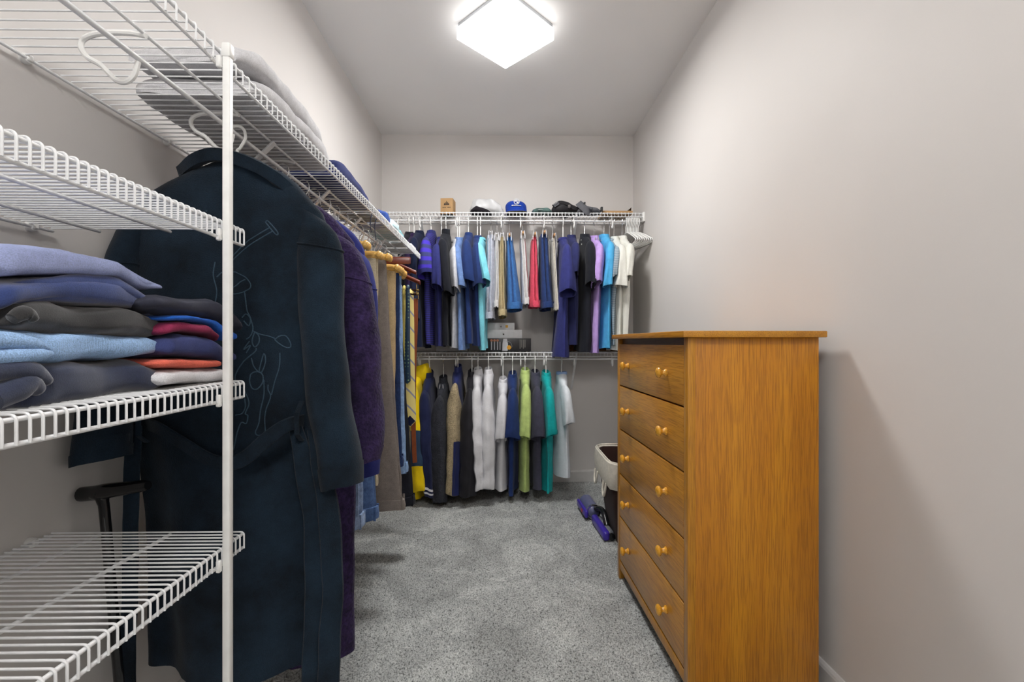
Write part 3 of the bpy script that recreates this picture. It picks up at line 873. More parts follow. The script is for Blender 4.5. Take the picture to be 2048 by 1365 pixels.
row_item('sherpa_jacket', 'beige sherpa jacket with navy panels', 'jacket', G2, 916, 'plastic', 736, (890, 914, 990), (904, 932, 984), (NYL, SHERPA, NYL), True, True, collar='stand', hd=.06, panel=(.56, .99, 1, 7, NYL))
row_item('jacket', 'black nylon jacket left of the white shirts', 'jacket', G2, 944, 'plastic', 745, (918, 950, 992), (926, 952, 990), BLKN, True, True, collar='stand', hd=.06)
row_item('dress_shirt', 'white long-sleeved shirt beside the black nylon jacket', 'shirt', G2, 956, 'plastic', 738, (950, 969, 984), (948, 968, 975), WHT, True, True, collar='shirt', hd=.045)
row_item('dress_shirt', 'white long-sleeved shirt left of the white short-sleeved one', 'shirt', G2, 977, 'plastic', 738, (966, 987, 982), (968, 990, 975), WHT, True, True, collar='shirt', hd=.045)
row_item('polo_shirt', 'white short-sleeved shirt left of the navy polo on the lower rod', 'shirt', G2, 1006, 'plastic', 756, (990, 1013, 884), (988, 1014, 984), WHT, True, collar='polo')
row_item('polo_shirt', 'navy polo shirt on the lower rod beside the lime one', 'shirt', G2, 1025, 'plastic', 745, (1010, 1038, 882), (1014, 1032, 990), NAVY, True)
row_item('polo_shirt', 'lime green polo shirt on the lower rod', 'shirt', G2, 1050, 'plastic', 738, (1038, 1062, 879), (1039, 1060, 984), LIME, True)
row_item('t_shirt', 'charcoal grey t-shirt between the lime and teal polos', 'shirt', G2, 1070, 'plastic', 742, (1062, 1092, 880), (1066, 1086, 982), CHAR, True, collar='polo')
row_item('polo_shirt', 'teal polo shirt on the lower rod', 'shirt', G2, 1092, 'plastic', 743, (1090, 1114, 875), (1087, 1106, 986), TEAL, True)
row_item('t_shirt', 'white and pale blue t-shirt at the right end of the lower rod', 'shirt', G2, 1123, 'plastic', 740, (1126, 1149, 852), (1118, 1146, 956), (WHT2, WHT2, fabric('pale_blue_trim', rgb(150, 176, 220))), True, collar='crew', farw=-.09, rip=.014)

def shorts(label, hookpx, hang, top, bot, mat, yt, yb, **kw):
    fr = Frame('back', X(hookpx, YROD))
    yn = YROD - .12
    zt = Zp(yt, yn); zb = Zp(yb, yn - .02)
    tc = X(sum(top) / 2, yn) - fr.c; tw = (top[1] - top[0]) / 2 * yn / F
    bc = X(sum(bot) / 2, yn - .03) - fr.c; bw = (bot[1] - bot[0]) / 2 * yn / F
    legs('shorts', label, 'shorts', 'shorts on the upper back rod', fr, zt, zb, (tc, tw * .9), (bc, bw * .95), mat, seed=(hookpx * .51) % 7, **kw)
    hn = 'silver clip hanger' if hang == 'clip' else 'wooden clip hanger'
    f2 = Frame('back', fr.c + tc)
    hanger(f2, f2.rodz(False), zt + .018, hang, hn + ' gripping the ' + label.split(' hung')[0], 'hangers on the back wall rods')
shorts('pale lavender grey shorts hung beside the aqua shirt', 974, 'clip', (972, 990), (968, 989), LGSH, 470, 637)
shorts('pale grey white shorts hung left of the khaki shorts', 991, 'clip', (988, 999), (987, 998), WHSH, 474, 615)
shorts('khaki shorts hung upside down on the upper rod', 1004, 'clip', (999, 1009), (996, 1013), KHAKI, 474, 632)
shorts('mid blue shorts hung between khaki and white shorts', 1017, 'clipwood', (1012, 1026), (1014, 1045), BLUESH, 474, 618)
shorts('white shorts hung left of the coral shorts', 1043, 'clipwood', (1040, 1052), (1046, 1061), WHSH, 470, 609)
shorts('coral pink shorts hung on the upper rod', 1066, 'clipwood', (1064, 1076), (1060, 1082), CORAL, 472, 612)
shorts('navy shorts hung right of the coral shorts', 1086, 'clipwood', (1080, 1098), (1084, 1110), NAVSH, 468, 616)
shorts('cream shorts hung left of the large indigo t-shirt', 1104, 'clipwood', (1103, 1114), (1109, 1122), CREAM, 474, 620)

for i, px in enumerate((1252, 1255, 1258, 1261, 1264, 1267, 1270, 1273, 1276)):
    fr = Frame('back', X(px, YROD))
    h = hanger(fr, 1.986, 1.902 + .002 * (i % 2), 'plastic', 'empty white plastic hanger bunched at the right end of the upper rod', 'bunched empty white hangers', .2)
    h.rotation_euler = (0, 0, R(4 + 1.2 * i))
h = hanger(Frame('back', X(1279.5, YROD)), 1.986, 1.900, 'wire', 'dark wire hanger behind the bunched white hangers', None, .205)
h.rotation_euler = (0, 0, R(12))

# ------------------------------------------------------------------ the long rod on the left: robes, trousers, ties
def side_garment(name, label, cat, y, zrod_off, secs, mat, sleeves, seed, rip=.012, n=56, kf=26, hem_curl=.01):
    """secs: rows (z, xl, xr, yc, th) from the neck down, in world space"""
    O = (ROD_X, y, secs[-1][0])
    t = thing(name, label, cat, O, 0, 'clothes on the left rod')
    zs = np.array([s[0] for s in secs]); z0, z1 = zs[0], zs[-1]
    keys = [((z0 - s[0]) / (z0 - z1), *s[1:]) for s in secs]
    ts = np.linspace(0, 1, 54)
    K = spl(keys, ts); rings = []
    for (xl, xr, yc, th), tt in zip(K, ts):
        z = z0 + (z1 - z0) * tt
        cx, a = (xl + xr) / 2, (xr - xl) / 2
        g = max(0, (tt - .12) / .88) ** .7
        ring = []
        for j in range(n):
            an = 2 * PI * j / n; c, s = math.cos(an), math.sin(an)
            u = a * (abs(c) ** .7) * (1 if c >= 0 else -1)
            yv = th * (abs(s) ** .75) * (1 if s >= 0 else -1) * (.72 + .28 * math.sqrt(max(0, 1 - (u / (a + 1e-6)) ** 2)))
            ring.append((cx + u, yc + yv + ripple(u, z, rip * g, seed + (.4 if s > 0 else 0), kf), z))
        rings.append(ring)
    rings.append([(x, yv * .93 + y * .07, z + .015) for x, yv, z in rings[-1]])
    mb = loft(rings).wobble(.006, 8, seed)
    bv = mb.verts().copy(); bf = list(mb.f)
    body = part(t, 'body', mb, mat, O)
    for sk in sleeves:                                        # rows (t, cx, cy, cz, half x, half y)
        ts2 = np.linspace(0, 1, 34); K = spl(sk, ts2); rg = []
        for (cx, cy, cz, ax, ay), tt in zip(K, ts2):
            rg.append([(cx + ax * math.cos(a) * (1 + .05 * math.sin(3 * a + seed + tt * 3)), cy + ay * math.sin(a) * (1 + .1 * tt * math.sin(4 * a + seed * 2)), cz + .25 * ax * math.cos(a) * (1 - tt) * (-1 if cx > ROD_X else 1) + .012 * tt * math.cos(a + .5))
                       for a in np.linspace(0, 2 * PI, 30, False)])
        c1 = np.mean(np.array(rg[-1]), 0)
        rg.append([tuple(c1 + (np.array(p) - c1) * .92 + np.array((0, 0, .001))) for p in rg[-1]])
        rg.append([tuple(c1 + (np.array(p) - c1) * .9 + np.array((0, 0, .05))) for p in rg[-2]])
        s_ = part(t, 'sleeve', loft(rg).wobble(.006, 9, seed + 3), mat, O)
        sr = np.array(rg[5]); sc0 = sr.mean(0)
        part(s_, 'shoulder_seam', tube([tuple(p) for p in (sc0 + (sr - sc0) * 1.015 + np.array((0, 0, .0)))], .0026, 6, None, False, True).wobble(.006, 9, seed + 3), mat, O)
        cf = []
        for i in (-7, -6, -5, -4, -3):
            cc = np.mean(np.array(rg[i]), 0)
            cf.append([tuple(cc + (np.array(p) - cc) * 1.035) for p in rg[i]])
        part(s_, 'cuff', loft(cf).wobble(.006, 9, seed + 3), mat, O)
    return t, O, bv, bf
def lhanger(y, kind, z, label, hu=.205, dx=0.0):
    return hanger(Frame('left', y), ROD_Z, z, kind, label, 'hangers on the left rod', hu)

# navy velour robe in the foreground
ROBE = fabric('navy_velour', rgb(21, 34, 46), 'velour', .34, .95, .06)
ROBEL = fabric('navy_velour_pressed', rgb(54, 78, 94), 'velour', .1, .95, .15)
ry = 1.165
robe, RO, rv, rf = side_garment('bathrobe', 'dark navy velour bathrobe with embossed rider on the back and tied belt', 'bathrobe', ry, 0,
    [(1.552, -.735, -.618, ry, .040), (1.53, -.795, -.560, ry, .050), (1.47, -.905, -.500, ry, .052), (1.415, -.950, -.456, ry, .048), (1.30, -.958, -.462, ry, .050),
     (1.10, -.952, -.487, ry, .055), (.92, -.945, -.498, ry, .058), (.80, -.925, -.462, ry, .062), (.60, -.905, -.440, ry, .066), (.30, -.895, -.436, ry, .07)], ROBE,
    [[(0, -.520, ry, 1.448, .012, .030), (.04, -.502, ry - .001, 1.428, .034, .030), (.10, -.480, ry - .002, 1.385, .052, .034), (.18, -.468, ry - .005, 1.32, .058, .040), (.38, -.456, ry - .018, 1.16, .054, .047), (.6, -.436, ry - .032, .98, .052, .052), (.85, -.408, ry - .040, .82, .053, .054), (1, -.400, ry - .045, .752, .047, .050)],
     [(0, -.930, ry - .01, 1.385, .036, .035), (.10, -.934, ry - .03, 1.32, .034, .045), (.35, -.934, ry - .07, 1.15, .034, .05), (.6, -.925, ry - .10, .99, .042, .052), (.85, -.912, ry - .125, .87, .052, .05), (1, -.908, ry - .13, .838, .056, .045)]], 2.2, .019, kf=19)
# shawl collar
colpts = [(X(368, ry), ry - .01, Zp(352, ry)), (X(395, ry - .05), ry - .048, Zp(338, ry)), (X(440, ry - .06), ry - .055, Zp(331, ry)), (X(490, ry - .06), ry - .056, Zp(345, ry)), (X(540, ry - .05), ry - .052, Zp(366, ry)), (X(590, ry), ry - .01, Zp(394, ry))]
cc = curve3(colpts, 6)
part(robe, 'collar', ribbon(cc, .030, .020, (0, -.25, 1)).wobble(.004, 14), ROBE, RO)
# embossed rider on the back
bvh = BVHTree.FromPolygons([tuple(p) for p in rv], rf)
def on_robe(px, py):
    u = (px - 1024) / F; v = (HOR - py) / F
    d = Vector((u * cp + sp, cp - u * sp, v)).normalized()
    h = bvh.ray_cast(Vector((0, 0, CAMZ)), d)
    return None if h[0] is None else h[0]
EMB = [[(330, 15), (345, 8), (402, 75), (388, 85), (330, 15)], [(352, 48), (290, 85), (215, 135), (140, 210), (90, 260)], [(372, 68), (300, 110), (230, 155), (150, 225), (100, 275)],
       [(150, 310), (190, 330), (215, 345), (240, 380), (238, 405), (215, 420), (195, 430), (150, 440), (110, 430)], [(110, 410), (150, 395), (180, 370), (210, 355)], [(40, 340), (80, 310), (150, 310)],
       [(205, 430), (212, 480), (220, 540), (235, 570), (248, 610), (255, 650), (240, 690), (215, 710)], [(190, 580), (215, 560), (240, 590), (230, 630), (200, 600)], [(255, 660), (300, 680), (345, 690), (385, 705)],
       [(385, 712), (415, 690), (450, 690), (475, 725), (478, 755), (450, 758), (410, 735), (385, 712)], [(265, 665), (290, 690), (290, 730), (265, 755), (250, 720), (265, 665)], [(200, 840), (235, 810), (270, 780), (275, 760)],
       [(245, 820), (260, 870), (290, 905), (310, 900), (330, 840), (320, 795), (300, 860), (290, 905)], [(240, 920), (235, 960), (250, 1000), (280, 1005), (310, 970), (315, 930), (295, 905), (260, 905), (240, 920)],
       [(320, 950), (320, 1040), (300, 1130), (290, 1210), (270, 1260), (285, 1280), (325, 1270), (328, 1240), (325, 1180), (335, 1120), (360, 1050), (345, 1010), (345, 980)], [(415, 790), (412, 870), (385, 960), (365, 1040)],
       [(200, 1010), (225, 1060), (230, 1100), (210, 1150), (225, 1165), (215, 1210), (185, 1205), (160, 1270), (150, 1320), (140, 1365)], [(205, 1060), (210, 1110), (190, 1150), (150, 1160)],
       [(200, 840), (160, 900), (150, 950), (190, 1000)], [(30, 250), (20, 330), (40, 420), (30, 500)], [(235, 720), (200, 770), (240, 745), (215, 790)]]
for ln in EMB:
    q = curve3([(a, b, 0) for a, b in ln], 5)
    P = []
    for a, b, _ in q:
        h = on_robe(420 + a / 2.968, 440 + b / 2.968)
        if h is not None: P.append((h.x, h.y - .0002, h.z))
    if len(P) > 3:
        o = part(robe, 'embossed_line', tube(P, .0014, 6), ROBEL, RO)
# belt
def bp(px, py, d): return (X(px, d), d, Zp(py, d))
yb_ = ry - .078
P = curve3([bp(296, 846, ry - .03), bp(320, 856, yb_), bp(362, 884, yb_ - .008), bp(415, 915, yb_ - .014), bp(455, 926, yb_ - .014), bp(492, 914, yb_ - .012), bp(538, 874, yb_ - .008), bp(572, 850, yb_ - .004), bp(606, 842, ry - .03)], 6)
part(robe, 'belt', ribbon(P, .034, .007, (0, -.2, 1)).wobble(.003, 12), ROBE, RO, label='folded navy velour belt hanging in a loop')
for px, py in ((300, 840), (607, 838)):
    p0 = bp(px, py, ry - .05)
    part(robe, 'belt_loop', ribbon([(p0[0], p0[1] - .01, p0[2] + .045), (p0[0], p0[1] - .035, p0[2] + .02), (p0[0], p0[1] - .035, p0[2] - .03), (p0[0], p0[1] - .01, p0[2] - .05)], .012, .004, (1, 0, 0)), ROBE, RO)
P = [bp(268, 850, 1.10), bp(263, 960, 1.10), bp(261, 1100, 1.10), bp(258, 1250, 1.10), bp(256, 1400, 1.10)]
part(robe, 'belt_tail', ribbon(curve3(P, 5), .034, .007, (1, .15, 0)).wobble(.003, 12), ROBE, RO)
for k, (px0, px1) in enumerate(((592, 640), (625, 672))):      # pleats of the side vent
    P = [bp(px0, 856, ry - .045), bp(px0 + 14, 920, ry - .068), bp(px1 - 12, 1050, ry - .074), bp(px1 - 8, 1200, ry - .078), bp(px1 - 16, 1380, ry - .08)]
    part(robe, 'pleat', ribbon(curve3(P, 6), [.03 + .02 * min(1, i / 12) for i in range(25)], .012, (1, .3, 0)).wobble(.005, 10, k), ROBE, RO)
lhanger(ry, 'plastic', 1.500, 'thick white plastic hanger inside the navy bathrobe', .2)

# plum fleece robe behind it
PLUM = fabric('plum_fleece', rgb(50, 38, 74), 'shag', .25, .95, .06)
y2 = 1.40
side_garment('bathrobe', 'deep plum plush fleece bathrobe behind the navy one', 'bathrobe', y2, 0,
    [(1.540, -.735, -.618, y2, .04), (1.51, -.80, -.555, y2, .045), (1.45, -.89, -.495, y2, .05), (1.40, -.93, -.46, y2, .05), (1.2, -.94, -.455, y2, .052), (.9, -.94, -.46, y2, .055), (.6, -.93, -.465, y2, .06), (.155, -.92, -.468, y2, .06)], PLUM,
    [[(0, -.520, y2, 1.44, .012, .03), (.05, -.49, y2 - .006, 1.40, .042, .042), (.12, -.468, y2 - .012, 1.32, .056, .045), (.35, -.440, y2 - .02, 1.14, .056, .05), (.6, -.428, y2 - .025, .96, .055, .052), (.85, -.418, y2 - .03, .80, .052, .052), (1, -.42, y2 - .03, .742, .044, .046)]], 4.1, .012)
lhanger(y2, 'clip', 1.505, 'metal hanger inside the plum fleece bathrobe', .2)
# indigo zip jacket
IND = fabric('indigo_cotton_jacket', rgb(46, 52, 118), 'jersey', .1)
y3 = 1.545
side_garment('jacket', 'indigo cotton jacket between the plum bathrobe and the trousers', 'jacket', y3, 0,
    [(1.545, -.735, -.618, y3, .036), (1.51, -.80, -.555, y3, .04), (1.45, -.88, -.50, y3, .04), (1.40, -.92, -.475, y3, .04), (1.2, -.93, -.47, y3, .042), (.95, -.93, -.47, y3, .045), (.80, -.92, -.475, y3, .045)], IND,
    [[(0, -.535, y3, 1.44, .012, .025), (.05, -.51, y3 - .006, 1.40, .04, .034), (.12, -.49, y3 - .01, 1.32, .05, .035), (.35, -.478, y3 - .012, 1.14, .05, .04), (.6, -.468, y3 - .014, .92, .048, .04), (.85, -.462, y3 - .016, .74, .045, .04), (1, -.46, y3 - .016, .655, .038, .036)]], 5.7, .008)
lhanger(y3, 'clip', 1.515, 'metal hanger inside the indigo cotton jacket', .2)

# trousers clamped by the hems
JEANL = fabric('washed_blue_denim', rgb(150, 172, 208), 'denim', .16); JEANM = fabric('mid_blue_denim', rgb(84, 112, 160), 'denim', .16); JEAND = fabric('dark_blue_denim', rgb(36, 54, 96), 'denim', .16)
JEANP = fabric('pale_blue_denim', rgb(134, 164, 204), 'denim', .14)
STONE = fabric('stone_twill', rgb(196, 184, 158), 'denim', .05); GREYT = fabric('grey_corduroy', rgb(132, 124, 118), 'denim', .07); TAN = fabric('tan_twill', rgb(194, 170, 130), 'denim', .05)
BLUET = fabric('blue_chambray_trouser', rgb(70, 110, 170), 'denim', .1)
def trousers(label, y, edge_top, edge_bot, ytop, ybot, mat, seed, th=.024, thb=.034, hang=True):
    fr = Frame('left', y)
    zt, zb = Zp(ytop, y), Zp(ybot, y)
    hwt = X(edge_top, y) - ROD_X; hwb = X(edge_bot, y) - ROD_X
    lo = min(hwt, .19)
    up = hwb - max(min(hwb, .24), .15)
    t = legs('trousers', label, 'trousers', 'trousers on the left rod', fr, zt, zb, (0, th), (0, thb), mat, hwt, hwb - up, seed=seed, upane=up, rip=.009)
    if hang: lhanger(y, 'clamp', zt + .03, 'pale wooden clamp hanger gripping the ' + label.split(',')[0].split(' between')[0].split(' behind')[0].split(' in front')[0], hwt + .004)
    return t
trousers('washed blue jeans with their waistband crumpled low behind the plum bathrobe', 1.63, 708, 724, 470, 1052, JEANL, 1.3, .02, .05, False)
lhanger(1.63, 'clip', Zp(468, 1.63), 'metal clip hanger gripping the washed blue jeans', .16)
trousers('mid blue jeans behind the washed pair', 1.735, 727, 752, 496, 1036, JEANM, 2.1, .02, .045)
trousers('stone chinos between the mid blue jeans and grey corduroys', 1.83, 754, 752, 516, 968, STONE, 3.4)
trousers('grey corduroy trousers in front of the tan chinos', 1.925, 772, 805, 520, 1014, GREYT, 4.2, .026, .045)
trousers('tan chinos between the grey corduroys and dark jeans', 2.03, 790, 788, 541, 965, TAN, 5.5)
trousers('dark blue jeans in front of the pale jeans', 2.13, 797, 803, 545, 930, JEAND, 6.1, .03, .034)
trousers('pale blue jeans behind the dark pair', 2.225, 803, 812, 551, 944, JEANP, 7.7, .026, .04)
trousers('black trousers behind the pale blue jeans', 2.33, 800, 826, 556, 1008, fabric('black_wool', rgb(22, 24, 34), 'denim', .1), 8.1, .03, .05)

# cherry hangers with ties and belts
lhanger(2.44, 'cherry', 1.56, 'cherry wood hanger behind the pale clamp hangers', .205)
def flat_bar(y, x1, z, label):
    t = thing('belt_hanger', label, 'hanger', (ROD_X, y, z), 0, 'hangers on the left rod')
    fr = Frame('left', y)
    part(t, 'hook', tube(curve3(hook_pts(fr, ROD_Z, .019, z + .01), 3), .0019, 7), CHROME, (ROD_X, y, z))
    part(t, 'bar', box(-.16, x1 - ROD_X, -.010, .010, -.018, .018, .004), CHERRY)
flat_bar(2.38, X(821, 2.38), Zp(522, 2.38), 'flat cherry wood bar hanger sticking out above the ties')
def tie_hanger(y, label):
    O = (ROD_X, y, 1.50)
    t = thing('tie_hanger', label, 'hanger', O, 0, 'hangers on the left rod')
    fr = Frame('left', y)
    part(t, 'hook', tube(curve3(hook_pts(fr, ROD_Z, .019, 1.515), 3), .0019, 7), CHROME, O)
    for s in (1, -1):
        rings = []
        for k in range(9):
            q = k / 8
            rings.append([fr.p(s * .205 * q, (.007 + .006 * q) * math.cos(a), 1.512 - .075 * q ** 1.2 + (.017 - .004 * q) * math.sin(a)) for a in np.linspace(0, 2 * PI, 10, False)])
        part(t, 'arm', loft(rings, None, True, True, True), CHERRY, O)
    for z in (1.395, 1.372):
        part(t, 'bar', tube([fr.p(-.19, 0, z), fr.p(.19, 0, z)], .006, 8), fabric('dark_walnut', rgb(48, 24, 16), 'nylon', .1, .35), O)
        part(t, 'pin', lathe([(0, -.008), (.006, -.006), (.006, .006), (0, .008)], fr.p(.192, 0, z), 'x', 10), BRASS, O)
    part(t, 'bar_link', tube([fr.p(.185, 0, 1.43), fr.p(.185, 0, 1.37)], .002, 6), BRASS, O)
    return t
YT = 2.53
tie_hanger(YT + .02, 'cherry wood hanger with two dark bars of ties')
def tie(label, x0, x1, ztop, zbot, mat, y, tipmat=None):
    O = (x0, y, zbot)
    t = thing('necktie', label, 'necktie', O, 0, 'neckties on the tie hanger')
    cx, hw = (x0 + x1) / 2, (x1 - x0) / 2
    def strip(a, b, tip, wa, wb, yy):
        out = []
        for q in np.linspace(0, 1, 14):
            z = a + (b - a) * q; h = wa + (wb - wa) * q
            out.append([(cx - h, yy, z), (cx, yy - .005, z), (cx + h, yy, z), (cx, yy + .004, z)])
        for q in (.35, .7, 1.0):
            z = b - tip * q; h = wb * (1 - q) + .0006
            out.append([(cx - h, yy, z), (cx, yy - .004, z), (cx + h, yy, z), (cx, yy + .003, z)])
        return loft(out, None, True, True, True).wobble(.003, 6)
    part(t, 'blade', strip(ztop, zbot + hw, hw, hw * .55, hw, y), mat, O, True, 80)
    part(t, 'tail', strip(ztop, zbot + .12, hw * .6, hw * .45, hw * .55, y + .022), mat, O, True, 80)
    part(t, 'fold', tube(curve3([(cx, y - .001, ztop - .002), (cx, y + .004, ztop + .012), (cx, y + .016, ztop + .012), (cx, y + .022, ztop - .002)], 4), hw * .5, 8), mat, O)
    if tipmat:
        z0 = zbot; k = hw * 1.02
        mb = MB().add([(cx, y - .0062, z0 + .004), (cx + k * .86, y - .0035, z0 + k * .95), (cx, y - .0075, z0 + k * 1.9), (cx - k * .86, y - .0035, z0 + k * .95),
                       (cx, y - .004, z0 + .004), (cx + k * .86, y - .001, z0 + k * .95), (cx, y - .005, z0 + k * 1.9), (cx - k * .86, y - .001, z0 + k * .95)],
                      [(0, 1, 2, 3), (7, 6, 5, 4), (0, 4, 5, 1), (1, 5, 6, 2), (2, 6, 7, 3), (3, 7, 4, 0)])
        part(t, 'lining', mb, tipmat, O, False)
def tx(px): return X(px, YT)
def tz(py): return Zp(py, YT)
SILV = fabric('silver_silk', rgb(176, 178, 184), 'nylon', .06, .45)
YSTR = striped('pale_yellow_striped_silk', rgb(236, 218, 140), rgb(150, 150, 170), 7.0, 'DIAGONAL', (0, 0, 0), .93, .97)
tm, nt_, b_ = newmat('teal_dotted_silk'); _mats['teal_dotted_silk'] = tm
vo = N(nt_, 'ShaderNodeTexVoronoi', Scale=52.0); nt_.links.new(coords(nt_), vo.inputs['Vector']); vo.inputs['Randomness'].default_value = .15
nt_.links.new(ramp(nt_, vo.outputs['Distance'], [(.2, rgb(150, 190, 140)), (.34, rgb(24, 52, 78))]), b_.inputs['Base Color']); b_.inputs['Roughness'].default_value = .5
PYEL = fabric('plain_yellow_silk', rgb(238, 218, 120), 'nylon', .05, .5)
tie('silver grey silk necktie hanging leftmost on the tie bars', tx(793), tx(808), 1.40, tz(790), SILV, YT - .012)
tie('plain pale yellow necktie left of the dotted teal one', tx(803), tx(813), 1.40, tz(760), PYEL, YT - .002)
tie('teal necktie with small pale dots', tx(810), tx(823), 1.40, tz(768), tm, YT - .016)
tie('yellow striped necktie with navy diamond tip', tx(807), tx(831), 1.375, tz(855), YSTR, YT + .02, fabric('navy_tie_lining', rgb(26, 32, 66), 'nylon', .05, .5))
tie('lavender blue necktie showing under the silver one', tx(799), tx(814), 1.375, tz(832), fabric('lavender_silk', rgb(150, 156, 214), 'nylon', .06, .45), YT + .045)
BLT = fabric('tan_leather', rgb(122, 62, 32), 'nylon', .15, .45)
def belt(label, px, y, zt, zb, wd, mat, sway=.0):
    O = (X(px, y), y, zb)
    t = thing('belt', label, 'belt', O, 0, 'belts on the tie hanger')
    P = [(X(px, y) + sway * math.sin(3 * q) * q, y, zt + (zb - zt) * q) for q in np.linspace(0, 1, 16)]
    part(t, 'strap', ribbon(P, wd, .004, (1, .5, 0)).wobble(.003, 5), mat, O)
    mb = tube([(P[0][0] - .016, y, zt + .0), (P[0][0] + .016, y, zt), (P[0][0] + .016, y, zt + .035), (P[0][0] - .016, y, zt + .035)], .0024, 7, None, False, True)
    part(t, 'buckle', mb, BRASS, O)
belt('wide cognac leather belt hanging right of the neckties', 831, YT + .06, 1.35, Zp(925, YT + .06), .026, BLT, -.02)
belt('narrow brown leather belt hanging behind the yellow striped necktie', 817, YT + .09, 1.35, Zp(940, YT + .09), .022, BLT, .0)
belt('cream and olive webbing belt reaching almost to the carpet', 821, YT + .075, 1.35, Zp(1006, YT + .075), .014, fabric('cream_webbing', rgb(196, 186, 150), 'knit', .1), -.01)
# ------------------------------------------------------------------ folded clothes on the left shelves
def folded(name, label, cat, group, front, bot, top, mat, back=-.93, seed=1.0, amp=.003, nfold=2, lean=.0, yl=None):
    """bot/top: polylines of image points on the front plane x = front; the cloth runs back to x = back with layered folds"""
    def conv(L):
        return np.array([(dep(px, front), Zp(py, dep(px, front), front)) for px, py in L])
    b, tp = conv(bot), conv(top)
    y0, y1 = max(b[0, 0], tp[0, 0]) if yl is None else yl, max(b[-1, 0], tp[-1, 0])
    m = 34; rings = []
    n = 40
    for i in range(m):
        q = i / (m - 1)
        e = math.sin(PI * min(1, max(0, q))) ** .0
        y = y0 + (y1 - y0) * (.5 - .5 * math.cos(PI * q))
        zb = np.interp(y, b[:, 0], b[:, 1]); zt = np.interp(y, tp[:, 0], tp[:, 1])
        endk = min(1.0, (min(y - y0, y1 - y) / .018 + .02)) ** .5
        zc, h = (zb + zt) / 2, max((zt - zb) / 2, .002) * (.3 + .7 * endk)
        ring = []
        for j in range(n):
            a = 2 * PI * j / n
            c, s = math.cos(a), math.sin(a)
            xx = (front + back) / 2 + (front - back) / 2 * (1 if c > 0 else -1) * abs(c) ** .28 - (1 - endk) * .02 * (1 if c > 0 else -1)
            zz = zc + h * (1 if s > 0 else -1) * abs(s) ** .55
            ring.append((xx + .004 * math.sin(y * 40 + seed), y, zz))
        rings.append(ring)
    mb = loft(rings, None, True, True, True).wobble(amp, 16, seed).wobble(amp * .5, 45, seed + 5)
    v = mb.verts(); lo, hi = v.min(0), v.max(0)
    O = ((lo[0] + hi[0]) / 2, (lo[1] + hi[1]) / 2, lo[2])
    t = thing(name, label, cat, O, 0, group)
    part(t, 'folded_body', mb, mat, O, True, 70)
    # a visible fold crease / inner layer line along the front
    for k in range(nfold):
        fq = (k + 1) / (nfold + 1)
        rings = []
        for i in range(24):
            q = i / 23
            y = y0 + .012 + (y1 - y0 - .024) * q
            zb = np.interp(y, b[:, 0], b[:, 1]); zt = np.interp(y, tp[:, 0], tp[:, 1])
            z = zb + (zt - zb) * (fq + .10 * math.sin(q * 4 + seed + k))
            r = (zt - zb) * .30 * (1 - .8 * abs(2 * q - 1) ** 4)
            x = front - .011 + .006 * math.sin(q * 3 + seed * 2 + k)
            rings.append([(x + r * .9 * math.cos(a), y, z + r * math.sin(a)) for a in np.linspace(0, 2 * PI, 12, False)])
        part(t, 'fold', loft(rings, None, True, True, True).wobble(amp, 18, seed + k), mat, O, True, 70)
    return t
S1 = 'sweaters stacked on the wire shelf'
FR = -.603
SWN = folded('folded_sweater', 'dark navy sweater at the bottom of the large stack', 'sweater', S1, FR, [(-10, 838), (100, 818), (200, 802), (300, 786), (352, 768)], [(-10, 716), (100, 722), (200, 728), (290, 716), (352, 752)], fabric('dark_navy_knit', rgb(40, 48, 72), 'jersey', .12, .95, .4), seed=1.1, amp=.008, nfold=0)
SWL = folded('folded_sweater', 'light blue ribbed sweater in the large stack', 'sweater', S1, FR, [(-10, 712), (60, 728), (100, 728), (200, 722), (300, 714), (350, 706)], [(-10, 660), (60, 660), (150, 664), (280, 670), (335, 680), (350, 698)], fabric('light_blue_knit', rgb(156, 190, 232), 'knit', .06), seed=2.3, nfold=0, amp=.006)
SWB = folded('folded_sweater', 'black sweater in the middle of the large stack', 'sweater', S1, FR, [(5, 660), (80, 664), (180, 668), (280, 672), (330, 678), (343, 664)], [(5, 640), (50, 604), (120, 603), (200, 612), (280, 618), (330, 638), (343, 656)], fabric('black_wool_knit', rgb(48, 48, 49), 'jersey', .14, .95, .4), seed=3.7, nfold=0, amp=.006)
folded('folded_sweater', 'navy fleece sweater under the periwinkle top', 'sweater', S1, FR, [(-10, 642), (40, 610), (120, 604), (200, 612), (280, 618), (325, 634), (340, 632)], [(-10, 566), (60, 558), (150, 554), (240, 556), (270, 572), (338, 616)], fabric('navy_fleece', rgb(54, 70, 122), 'jersey', .14, .95, .4), seed=4.9, nfold=2)
folded('folded_shirt', 'periwinkle blue jersey top crowning the large stack', 'shirt', S1, FR, [(-10, 560), (60, 556), (150, 552), (250, 556), (300, 582), (337, 580)], [(-10, 487), (60, 486), (130, 491), (240, 520), (300, 552), (337, 573)], fabric('periwinkle_jersey', rgb(168, 180, 224), 'jersey', .1), seed=5.2, nfold=1)
def roll(parent, pts, rad, mat, seed, push=.004):
    O = parent.location
    P = [(FR + push, dep(px, FR), Zp(py, dep(px, FR), FR)) for px, py in pts]
    Q = curve3(P, 6)
    r = np.interp(np.linspace(0, 1, len(Q)), np.linspace(0, 1, len(rad)), rad)
    part(parent, 'fold', tube(Q, r, 14).wobble(.003, 22, seed), mat, O, True, 80)
roll(SWL, [(-40, 716), (20, 714), (70, 712), (100, 708)], [.010, .011, .0095, .003], _mats['light_blue_knit'], 1.0)
roll(SWL, [(-40, 682), (20, 684), (65, 690), (92, 700)], [.011, .011, .008, .002], _mats['light_blue_knit'], 2.0)
